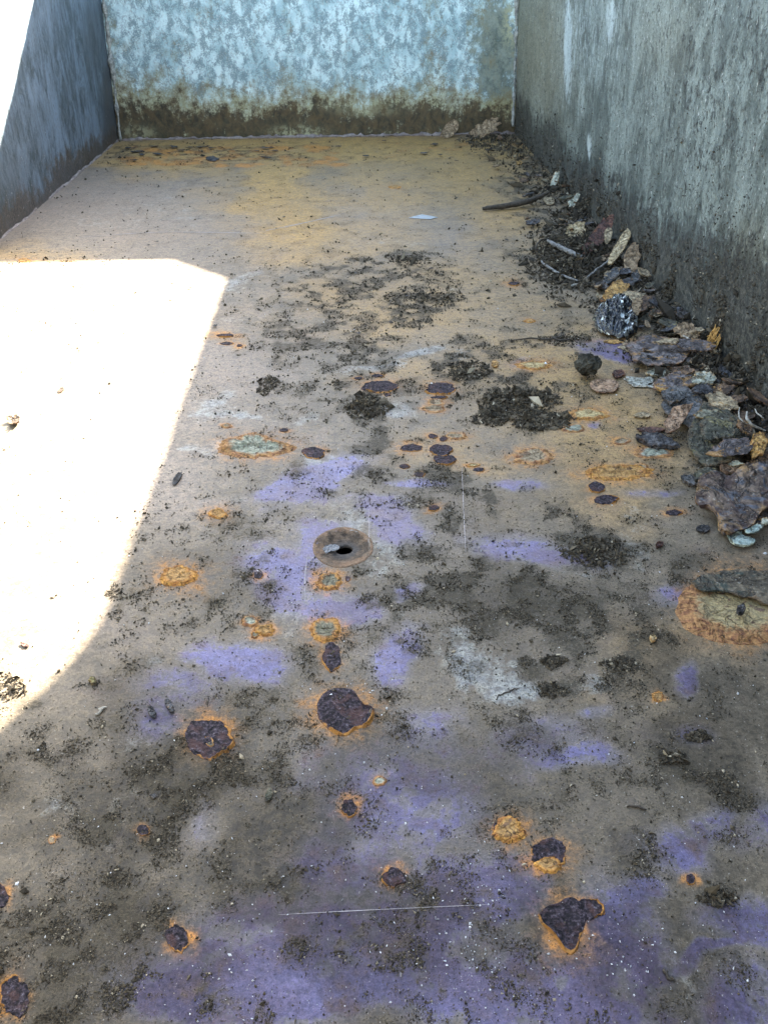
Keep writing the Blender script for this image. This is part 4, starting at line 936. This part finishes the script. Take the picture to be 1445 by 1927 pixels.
Vt = np.stack([xx.ravel(), yy.ravel(), zz.ravel()], 1); Vbm = Vt-np.array([0, 0, .00035])
Ff = gridfaces(ny, nx); nV = len(Vt)
bd = [i for i in range(nx)]+[j*nx+nx-1 for j in range(1, ny)]+[(ny-1)*nx+i for i in range(nx-2, -1, -1)]+[j*nx for j in range(ny-2, 0, -1)]
sideF = [(bd[i], bd[i-1], bd[i-1]+nV, bd[i]+nV) for i in range(len(bd))]
foil = mesh('foil_scrap', np.vstack([Vt, Vbm]), Ff.tolist()+(Ff[:, ::-1]+nV).tolist()+sideF, M_FOIL, None, None, False)
foil.location = (c[0], c[1], .0008); tag(foil, 'crumpled black and silver foil scrap beside the right wall', 'foil')

# twigs, fibres and roots
def twig(name, q, r, mat, label, cat, z=None, seed=0, group=None, wob=.0012, taper=True):
    zz = z if z is not None else [r]*len(q)
    P = [at(p_[0], p_[1], h_) for p_, h_ in zip(q, zz)]
    c = np.mean(P, 0); Q = smooth_path(P, 8); n_ = len(Q)
    Q = Q+np.stack([(fbm(np.arange(n_)*.35, np.ones(n_)*k, seed, 2)-.5)*2*wob for k in (1, 4)]+[np.zeros(n_)], 1)
    R = r*(np.clip(np.sin(np.pi*np.linspace(.08, .97, n_))**.45, .25, 1) if taper else np.ones(n_))
    Q[:, 2] = np.maximum(Q[:, 2], R*.9+.0003)
    v, f = tube(Q-c, R, 8, seed, .25)
    o = mesh(name, v, f, mat, None, None, True); o.location = c
    return tag(o, label, cat, group)
twig('twig', [(908,393),(940,389),(985,381),(1012,372),(1034,362)], .0036, M_TWIG, 'long dark flat stick pointing at the right wall on the far floor', 'stick', [.003,.004,.006,.008,.012], 1)
twig('twig', [(1030,452),(1050,464),(1075,476),(1100,484)], .0026, M_TWIGG, 'curved grey bark strip in the dark twig heap', 'twig', [.008,.010,.010,.008], 2)
twig('twig', [(1017,491),(1035,505),(1060,519),(1088,528)], .0014, M_TWIGG, 'thin grey brown twig along the near edge of the twig heap', 'twig', [.004,.004,.004,.003], 3)
twig('twig', [(1012,486),(1008,466),(1018,452),(1034,449)], .0010, M_TWIG, 'thin bent twig arching at the left end of the twig heap', 'twig', [.002,.012,.016,.010], 4)
twig('twig', [(1104,524),(1120,510),(1142,492),(1160,478)], .0012, M_TWIGG, 'thin whitish twig running up to the straw wood chip', 'twig', [.003,.005,.008,.010], 5)
twig('twig', [(1071,540),(1078,537),(1087,534)], .0012, M_ROOT, 'short whitish stick in front of the twig heap', 'twig', None, 6)
twig('twig', [(960,641),(1000,637),(1030,639),(1052,634),(1062,627)], .0007, M_TWIG, 'long thin dark twig flat on the floor left of the orange crust', 'twig', None, 7)
twig('twig', [(1285,632),(1296,640),(1302,650)], .0008, M_ROOT, 'short pale twig on the brown curled leaf', 'twig', [.012,.012,.010], 8)
twig('twig', [(1036,632),(1052,640),(1075,638)], .0008, M_TWIG, 'short dark twig crossing above the violet patch', 'twig', None, 9)
twig('root_fibre', [(1393,768),(1390,780),(1396,792),(1410,800)], .0005, M_ROOT, 'pale root fibre looping beside the wall above the mossy flake, nearer its left', 'root', [.014,.02,.02,.014], 10, 'loose root fibres')
twig('root_fibre', [(1405,775),(1406,790),(1420,803),(1440,810)], .0009, M_ROOT, 'thick curved grey root at the wall right of the mossy flake', 'root', [.02,.022,.018,.015], 11, 'loose root fibres')
twig('root_fibre', [(1420,770),(1428,782),(1440,790)], .0005, M_ROOT, 'thin root fibre highest up beside the wall at the right edge', 'root', [.02,.024,.02], 12, 'loose root fibres')
twig('twig', [(183,1345),(190,1337),(197,1331)], .0007, M_ROOT, 'tiny white splinter on the near left floor', 'splinter', None, 13)
twig('twig', [(934,1318),(945,1306),(962,1300),(976,1296)], .0003, M_TWIG, 'fine dark curved fibre on the pale green patch', 'fibre', None, 14)
twig('twig', [(1178,1520),(1195,1517),(1218,1523)], .0005, M_TWIG, 'fine dark fibre on the near right floor', 'fibre', None, 15)
twig('twig', [(1250,1826),(1256,1838),(1270,1846)], .0005, M_TWIG, 'short dark fibre close to the lower right violet streak', 'fibre', None, 16)
# orange root tuft hanging on the right wall
V = []; Fc = []; tc = on_right(1349, 652)
for k in range(34):
    p0 = tc+np.array([-.002, RNG.uniform(-.008, .008), RNG.uniform(.006, .017)]); L_ = RNG.uniform(.010, .024)
    P = [p0, p0+np.array([-RNG.uniform(.001, .004), RNG.uniform(-.003, .003), -L_*.5]), p0+np.array([-RNG.uniform(0, .004), RNG.uniform(-.004, .004), -L_])]
    v, f = tube(smooth_path(P, 4)-tc, .00045, 5, k); o_ = len(V); V += list(v); Fc += [tuple(i+o_ for i in q_) for q_ in f]
o = mesh('root_tuft', V, Fc, M_ROOTO, None, None, True); o.location = tc; tag(o, 'orange tuft of fine roots hanging on the right wall beside the violet plate', 'roots')

# ---- grains
OCT = np.array([(1,0,0),(-1,0,0),(0,1,0),(0,-1,0),(0,0,1),(0,0,-1)], float)
OF = np.array([(0,2,4),(2,1,4),(1,3,4),(3,0,4),(2,0,5),(1,2,5),(3,1,5),(0,3,5)])
def rot_rand(n_, r_):
    q = r_.normal(size=(n_, 4)); q /= np.linalg.norm(q, axis=1)[:, None]
    w, x, y, z = q.T
    return np.stack([1-2*(y*y+z*z), 2*(x*y-z*w), 2*(x*z+y*w), 2*(x*y+z*w), 1-2*(x*x+z*z), 2*(y*z-x*w), 2*(x*z-y*w), 2*(y*z+x*w), 1-2*(x*x+y*y)], 1).reshape(-1, 3, 3)
def grains(name, C, S, mat, r_, flat=.45, parent=None, shade=None, elong=1.6):
    n_ = len(C)
    sc_ = np.stack([r_.uniform(.6, elong, n_), r_.uniform(.5, 1.1, n_), r_.uniform(.25, flat*2, n_)], 1)
    V = OCT[None]*(1+r_.uniform(-.35, .35, (n_, 6, 1)))*sc_[:, None, :]*S[:, None, None]
    R = rot_rand(n_, r_)
    V = np.einsum('nij,nkj->nki', R, V)+C[:, None, :]
    Fc = (OF[None]+np.arange(n_)[:, None, None]*6).reshape(-1, 3)
    a = r_.random(n_) if shade is None else shade; b = r_.random(n_)
    at4 = np.repeat(np.stack([a, b, a, a], 1), 6, 0)
    return mesh(name, V.reshape(-1, 3), Fc, mat, parent, {'shade': at4}, False)

def sample_floor(n_, fn, r_, x0=0, x1=1445, y0=255, y1=1927):
    out = []; 
    for _ in range(90):
        px = r_.uniform(x0, x1, 40000); py = r_.uniform(y0, y1, 40000); p = at(px, py)
        ok = (p[:, 0] > XL+.003) & (p[:, 0] < XR-.003) & (p[:, 1] < D-.004) & (np.hypot((p[:, 0]-hole_c[0])/.018, (p[:, 1]-hole_c[1])/.02) > .9)
        px, py, p = px[ok], py[ok], p[ok]
        ok = r_.random(len(p)) < fn(px, py, p); out.append(p[ok])
        if sum(map(len, out)) >= n_: break
    return np.concatenate(out)[:n_]
def f_dirt(px, py, p):
    d = floor_masks(p[:, 0], p[:, 1])[2]; cl = fbm(p[:, 0]*150, p[:, 1]*150, 55, 3); c2 = fbm(p[:, 0]*45, p[:, 1]*45, 58, 3)
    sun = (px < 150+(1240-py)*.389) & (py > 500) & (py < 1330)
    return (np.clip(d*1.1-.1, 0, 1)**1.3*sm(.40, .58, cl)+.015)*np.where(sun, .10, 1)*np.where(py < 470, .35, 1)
r1 = np.random.default_rng(21)
C = sample_floor(78000, f_dirt, r1); dep = np.linalg.norm(C-O, axis=1)
S = r1.lognormal(0, .45, len(C))*.00031*(dep/.45)**.8
C[:, 2] = floor_z(C[:, 0], C[:, 1])+S*.35
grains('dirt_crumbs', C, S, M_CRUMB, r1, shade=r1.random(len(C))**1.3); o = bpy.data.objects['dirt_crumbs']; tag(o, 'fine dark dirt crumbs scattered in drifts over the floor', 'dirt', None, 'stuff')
# pale grains that stand in for glints on the floor
def f_glint(px, py, p): return .04+.6*ell(px, py, [(900,1760,60,120,1),(870,1790,60,60,.8),(1180,1790,60,50,.8),(450,1750,70,120,.4),(640,1560,60,60,.3),(700,1310,60,20,1,20),(740,1560,80,140,.3),(1250,1500,60,60,.2)], 3)
C = sample_floor(900, f_glint, r1, 0, 1445, 560); dep = np.linalg.norm(C-O, axis=1); S = r1.lognormal(0, .4, len(C))*.00030*(dep/.4)**.8
C[:, 2] = floor_z(C[:, 0], C[:, 1])+S*.4
o = grains('glint_grain', C, S, M_GLINT, r1); tag(o, 'tiny pale grains standing in for glints on the floor', 'glint', None, 'stuff')
# coarse litter along the right wall's foot and back corner
def f_lit(px, py, p):
    d = XR-p[:, 0]; w = .045+.05*fbm(p[:, 1]*12, p[:, 1]*0, 66, 2)
    return sm(w*1.2, w*.2, d)*sm(.40, .55, p[:, 1])*(.25+.75*sm(.4, .6, fbm(p[:, 0]*50, p[:, 1]*50, 68, 3)))+.9*ell(px, py, [(1070,490,60,44,1),(1100,460,40,24,1),(930,272,60,10,.7)], 4)
C = sample_floor(9500, f_lit, r1, 880, 1445, 250, 1000); S = r1.lognormal(0, .5, len(C))*.0011
top_ = ell(*proj(C[:, 0], C[:, 1], C[:, 0]*0), [(1300,700,110,30,1),(1360,800,70,50,1),(1250,600,50,20,1)], 4)
hp_ = np.clip(.6*top_+ell(*proj(C[:, 0], C[:, 1], C[:, 0]*0), [(1080,490,50,34,1),(1110,470,30,24,1)], 4), 0, 1)
C[:, 2] = S*.4+r1.random(len(C))*(.004*sm(.05, 0, XR-C[:, 0])+.011*hp_)
o = grains('leaf_litter', C, S, M_CRUMB, r1, .3, None, r1.random(len(C))**2.0, 2.6); tag(o, 'coarse dark litter of soil and bark bits along the right wall foot', 'litter', None, 'stuff')
# crust of soil on the right wall's lower face
px = r1.uniform(960, 1445, 90000); py = r1.uniform(200, 800, 90000); p = on_right(px, py)
ok = (p[:, 2] > .002) & (p[:, 2] < .25) & (p[:, 1] < D-.01) & (p[:, 1] > .3)
p = p[ok]; cl = fbm(p[:, 1]*60, p[:, 2]*40, 31, 3)
ok = r1.random(len(p)) < (np.exp(-p[:, 2]/.034)*.9+.01)*sm(.38, .58, cl); p = p[ok][:9000]
S = r1.lognormal(0, .45, len(p))*.00085*(.45+np.exp(-p[:, 2]/.035)); p[:, 0] -= .001+S*.3
o = grains('soil_crust', p, S, M_CRUMB, r1, .5, right, r1.random(len(p))**1.6); o['kind'] = 'stuff'
o['label'] = 'dark soil grains stuck to the lower right wall'

# ---- clumps of soil and moss (each a heap of small curled bits)
def clump(px, py, rx, ry, hmm, n_, label, seed, s=.0014, light=.0):
    r_ = np.random.default_rng(seed); n_ = int(n_*3.3); s = s*.43; a = r_.uniform(0, 2*math.pi, n_); t = r_.random(n_)**.62
    wob = .55+.9*fbm(np.cos(a)*1.7+4, np.sin(a)*1.7+4, seed, 3)
    qx, qy = px+rx*1.25*t*np.cos(a)*wob, py+ry*1.25*t*np.sin(a)*wob
    P = at(qx, qy); hump = sm(.36, .62, fbm(P[:, 0]*110, P[:, 1]*110, seed, 3))
    P[:, 2] = .0004+hmm*.0006*(1-t**1.5)*hump*r_.random(n_)**.6
    c = at(px, py); P[:, :2] -= c[:2]
    S = r_.lognormal(0, .5, n_)*s
    P[:, 2] = np.maximum(P[:, 2], S*.4)
    o = grains('dirt_clump', P, S, M_CRUMB, r_, .25, None, np.clip(r_.random(n_)**1.5+light, 0, 1), 2.2)
    o.location = (c[0], c[1], float(floor_z(c[0], c[1]))); return tag(o, label, 'dirt clump', 'clumps of dirt on the floor')
clump(975, 752, 62, 22, 9, 420, 'largest shaggy clump of dark moss and dirt in the middle of the floor', 1, .0019, .08)
clump(1015, 790, 56, 16, 8, 320, 'shaggy dirt clump on the near side of the largest clump', 2, .0019, .05)
clump(925, 785, 30, 14, 6, 160, 'dark dirt clump left of the shaggy near clump', 3, .0016)
clump(692, 768, 34, 17, 10, 170, 'knobbly grey dirt clump left of the two dark pits', 4, .0021, .12)
clump(688, 750, 14, 10, 8, 60, 'small rounded dirt clump just behind the knobbly one', 5, .0017)
clump(506, 722, 17, 10, 6, 70, 'small dark dirt clump near the sunlit edge above the pale blister', 6, .0015)
clump(497, 738, 9, 6, 4, 30, 'tiny dark dirt clump just below the one near the sunlit edge', 7, .0014)
clump(880, 700, 34, 16, 6, 190, 'dirt clump behind the largest shaggy one', 8, .0016)
clump(1120, 1040, 50, 24, 4, 260, 'low spread dirt clump in the dirtiest patch right of the hole', 9, .0014, .05)
clump(1265, 1428, 22, 9, 3, 80, 'thin dark dirt clump on the near right floor', 10, .0011)
clump(1312, 1388, 20, 9, 3, 70, 'black dirt clump just above the thin one on the right floor', 11, .0011)
clump(1348, 1692, 28, 12, 3, 110, 'dark dirt clump nearest the lower right corner', 12, .0009)
clump(1165, 1250, 30, 10, 3, 90, 'dirt clump left of the largest blister', 13, .0011)
clump(14, 1290, 30, 20, 3, 60, 'dark clump of grains at the lower left end of the sunlit patch', 14, .0012)  # low heap of dark grains
clump(1060, 640, 40, 9, 3, 120, 'thin dirt clump along the fine dark twig', 15, .0013)
clump(800, 560, 60, 16, 3, 200, 'wide low dirt clump in the far middle of the floor', 16, .0015)
clump(770, 490, 34, 9, 3, 130, 'farthest low dirt clump on the middle floor', 17, .0015)
clump(1075, 480, 62, 30, 16, 420, 'heap of dark rotten leaf bits and twigs at the right wall', 18, .0024, .03)
clump(915, 262, 40, 10, 9, 170, 'dark litter clump under the lobed leaf in the back corner', 19, .0028, .1)
clump(1040, 1245, 22, 10, 2.5, 80, 'thin dirt clump right of the pale green patch', 20, .0011)
clump(1035, 1300, 26, 12, 2.5, 90, 'dark dirt clump at the lower right of the pale green patch', 21, .0010)

# ---- many small loose flakes along the right wall, copies of a few shapes
proto = []
for k, pal in enumerate(['brown', 'dark', 'tan', 'grey', 'brown', 'moss', 'leaf', 'dark', 'brown', 'dark']):
    th = np.linspace(0, 2*math.pi, 24, endpoint=False); r_ = np.random.default_rng(900+k)
    rr_ = .0075*(1+.5*(fbm(np.cos(th)*1.5+k, np.sin(th)*1.5, k, 3)-.5)*2)
    P = np.stack([rr_*np.cos(th)*r_.uniform(.9, 1.4), rr_*np.sin(th)*r_.uniform(.5, .9), th*0], 1)
    proto.append(slabpx('rust_flake', P, .0022, MF[pal], None, 0, None, k+50, .0004, 2, 0, 0, 5, .0015))
lab_lit = 'small loose rust or bark flake littering the right wall foot'
def f_sf(px, py, p):
    d = XR-p[:, 0]; w = .05+.04*fbm(p[:, 1]*12, p[:, 1]*0, 66, 2)
    return sm(w*1.3, w*.3, d)*sm(.42, .5, p[:, 1])
C = sample_floor(120, f_sf, r1, 880, 1445, 262, 1010)
GL = 'small flakes littering the right wall foot'
for i in range(len(C)):
    src = proto[i % len(proto)]
    o = src if i < len(proto) else src.copy()
    if i >= len(proto): COL.objects.link(o)
    s = float(r1.uniform(.35, 1.0)); o.scale = (s, s, s)
    o.rotation_euler = (float(r1.uniform(-.35, .35)), float(r1.uniform(-.35, .35)), float(r1.uniform(0, 6.28)))
    o.location = (C[i, 0], C[i, 1], .0035*s+.0006+float(r1.random())*.006*float(sm(.06, 0, np.array(XR-C[i, 0]))))
    tag(o, lab_lit, 'flake', GL)
# thin dark scales in the orange band by the back wall
lab_sc = 'thin dark rust scale lying flat in the orange band before the back wall'
th = np.linspace(0, 2*math.pi, 22, endpoint=False); sp = []
for k in range(5):
    rr_ = .0075*(1+.9*(fbm(np.cos(th)*1.6+k*3, np.sin(th)*1.6, k+40, 3)-.5)*2)
    sp.append(slabpx('rust_scale', np.stack([rr_*np.cos(th)*1.3, rr_*np.sin(th)*.8, th*0], 1), .0010, MF[['dark', 'grey', 'dark', 'brown', 'dark'][k]], None, 0, None, k+70, .0003, 2, 0, 0, 5, .001))
for i in range(80):
    o = sp[i % 5] if i < 5 else sp[i % 5].copy()
    if i >= 5: COL.objects.link(o)
    if i < 64: px_, py_ = r1.normal(400, 95), 276+abs(r1.normal(0, 16))
    else: px_, py_ = r1.uniform(580, 960), r1.uniform(268, 310)
    p = at(max(232, px_), py_); s = float(r1.lognormal(-1.0, .5)); s = min(s, .8)
    o.scale = (s, s, s*.8); o.rotation_euler = (0, 0, float(r1.normal(0, .5))); o.location = (p[0], min(p[1], D-.02), .0012+i*.00002)
    tag(o, lab_sc, 'scale', 'dark scales before the back wall')
# scattered single dark flecks on the far and middle floor
for i in range(34):
    src = sp[(0, 2, 4)[i % 3]]; o = src.copy(); COL.objects.link(o)
    p = at(r1.uniform(130, 1000), r1.uniform(320, 640)); s = float(r1.uniform(.10, .26))
    o.scale = (s, s, s*1.5); o.rotation_euler = (0, 0, float(r1.uniform(0, 3.1))); o.location = (p[0], p[1], .0012)
    tag(o, 'tiny dark fleck of rust lying alone on the far floor', 'fleck', 'dark flecks on the far floor')

# ================================================================== LIGHT, SKY, CAMERA
S = Vector((xr_top+.1295, .68, HW)); S.normalize()
elev = math.asin(S.z); azim = math.atan2(S.x, S.y)
w = bpy.data.worlds.new('World'); sc.world = w; w.use_nodes = True
nt = w.node_tree; st = nt.nodes.new('ShaderNodeTexSky'); st.sky_type = 'NISHITA'; st.sun_disc = False
st.sun_elevation = elev; st.sun_rotation = azim
bg = nt.nodes['Background']; bg.inputs['Strength'].default_value = .10
nt.links.new(st.outputs[0], bg.inputs[0])
L = bpy.data.lights.new('sun', 'SUN'); L.energy = 5.0; L.angle = math.radians(.5); L.color = (1, .98, .95)
lo = bpy.data.objects.new('sun', L); COL.objects.link(lo); lo.rotation_euler = S.to_track_quat('Z', 'Y').to_euler(); lo.location = S*6

cd = bpy.data.cameras.new('camera'); cam = bpy.data.objects.new('camera', cd); COL.objects.link(cam)
cd.sensor_fit = 'VERTICAL'; cd.sensor_height = 24; cd.lens = 24*F/1927; cd.clip_start = .01; cd.clip_end = 500
M = Matrix.Identity(4)
for i in range(3): M[i][0], M[i][1], M[i][2], M[i][3] = CR[i], CU[i], -CF[i], O[i]
cam.matrix_world = M; sc.camera = cam
vs = sc.view_settings; vs.view_transform = 'Standard'; vs.look = 'None'; vs.exposure = 3.85; vs.gamma = 1; vs.use_white_balance = True; vs.white_balance_temperature = 7500; vs.white_balance_tint = 10; vs.use_curve_mapping = False
sc.cycles.max_bounces = 8; sc.cycles.diffuse_bounces = 5
